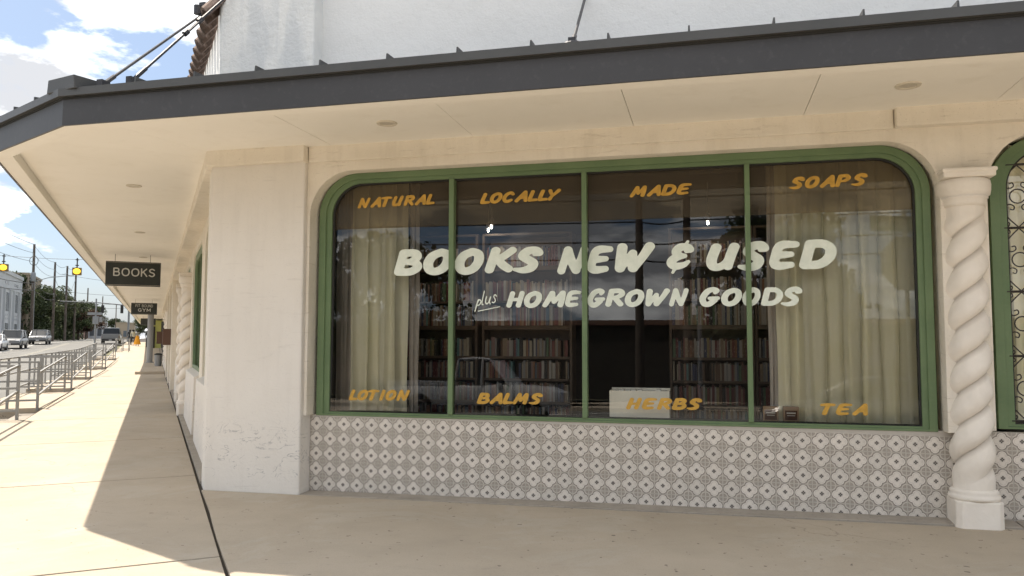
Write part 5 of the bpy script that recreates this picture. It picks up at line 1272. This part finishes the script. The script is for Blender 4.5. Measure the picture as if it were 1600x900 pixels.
M_cg = pmat('grey_knit', (.25, .25, .24), .9); M_cd = pmat('dark_cloth', (.03, .032, .035), .9); M_cy = pmat('yellow_orange_cloth', (.75, .33, .03), .8); M_cc = pmat('pale_olive_cloth', (.45, .44, .36), .9)
person(SIDER((90, -1.55, 0)), SA-pi/2, 'person in a grey top and a long yellow-orange skirt walking away', M_cg, M_cd, M_cy)
person(SIDER((91.5, -1.98, 0)), SA-pi/2+.1, 'person in a pale olive top and dark trousers walking away', M_cc, M_cd, None, 1.74)
person(SIDER((94, -2.35, 0)), SA-pi/2, 'person in dark clothes at the left of the walking group', M_cd, M_cd, None, 1.7)
person(SIDER((86, -.55, 0)), SA-pi/2, 'person in dark clothes walking beside the grey post', M_cd, M_cd, None, 1.72)

# ================================================================== ACROSS THE MAIN STREET (mirrored in the shop glass)
vehicle('pickup_truck', 'light grey pickup truck mirrored in the left panes of the shop window', 'pickup truck', (-6.9, -8.3, -.146), 0, paint('light_grey_car_paint', (.40, .41, .42)), 'pickup', 5.4, 1.98, 1.90)
vehicle('parked_car', 'silver sedan mirrored in the lower right pane of the shop window', 'car', (3.6, -4.7, -.146), pi, P_sil, 'sedan', 4.7, 1.85, 1.45)
tree(3, (-17, -22.5, 0), .3, 1.0, 'tree mirrored in the glass above the word BOOKS', 'trees across the main street'); tree(0, (3.2, -21.5, 0), 2.3, .95, 'tree mirrored in the glass above the word USED', 'trees across the main street'); tree(1, (19, -23, 0), 1.3, .9, 'tree mirrored in the right-hand curtain pane', 'trees across the main street')
pole(0, 0, 10.5, 'utility pole mirrored in the glass left of the ampersand', 2, xyz=(-2.6, -15.9, 0), group='utility poles across the main street'); pole(0, 0, 10.8, 'utility pole mirrored in the glass right of the ampersand', 2, xyz=(-.75, -16.2, 0), group='utility poles across the main street')
for k, (z, y) in enumerate(((9.4, -15.9), (8.3, -15.9), (7.4, -16), (6.6, -16.1), (5.9, -16.2))):
    wire([(-45, y-1, z+1.2), (-2.6, y, z), (-.75, y, z), (40, y, z+.5)], ['highest', 'second', 'third', 'fourth', 'lowest'][k]+' overhead cable mirrored across the shop glass', .03, .12, 'overhead cables across the main street')
r = thing('street_light', 'street light mirrored in the glass above the ampersand', 'street light', (-.3, -15.8, 0))
mb = MB(); mb.lathe(0, 0, [(.1, 0), (.07, 5.6)], 8); mb.tube([(0, 0, 5.5), (.6, .3, 5.9), (1.7, .6, 6.35)], .06, 6); mb.build('arm', M_gal, r)
mb = MB(); mb.box(1.6, 2.3, .45, .75, 6.29, 6.45); mb.build('lamp_head', M_gal, r, bevel=.03)
r = thing('street_name_post', 'stop sign post with a FREDERICKSBURG street name blade, mirrored at the right of the glass', 'street sign', (2.72, 3.35, 0), radians(-18))
M_sgreen = pmat('street_name_green', (.02, .12, .06), .5); M_spl = pmat('bare_sign_metal', (.30, .31, .31), .45, metal=.4)
mb = MB(); mb.tube([(0, 0, 0), (0, 0, 3.62)], .03, 8); mb.build('post', M_gal, r)
mb = MB(); n = 8; c8 = cos(pi/8); ring_ = [(.38/c8*cos(pi/8+k*pi/4), .38/c8*sin(pi/8+k*pi/4)) for k in range(8)]
mb.add([(x, .034, 2.86+z) for x, z in ring_]+[(x, .038, 2.86+z) for x, z in ring_], [tuple(range(8)), tuple(range(8, 16))[::-1]]+[(i, (i+1) % 8, 8+(i+1) % 8, 8+i) for i in range(8)]); mb.build('stop_plate', M_spl, r)
mb = MB(); mb.add([(x*.97, .0325, 2.86+z*.97) for x, z in ring_], [tuple(range(8))]); mb.build('red_face', pmat('sign_red', (.45, .03, .03), .5), r)
mb = MB(); mb.box(-.5, .5, -.006, .006, 3.32, 3.54); mb.build('name_blade', M_sgreen, r)
mb = MB(); put_word(mb, 'FREDERICKSBURG', PLAIN, (-.42, 3.37, .42, 3.49), .42, 0, .12, (lambda x, z: (-x, .0075, z))); mb.build('lettering', M_wpaint, r)
block2 = thing('low_building', 'long low building across the main street mirrored in the glass', 'building', (0, -26, 0))
mb = MB(); mb.box(-60, 50, -8, 0, 0, 3.9); mb.build('wall', pmat('dark_brown_wall', (.055, .05, .045), .9), block2)
mb = MB(); mb.box(-60.2, 50.2, -8.2, .2, 3.9, 4.15); mb.build('parapet', M_brick, block2)
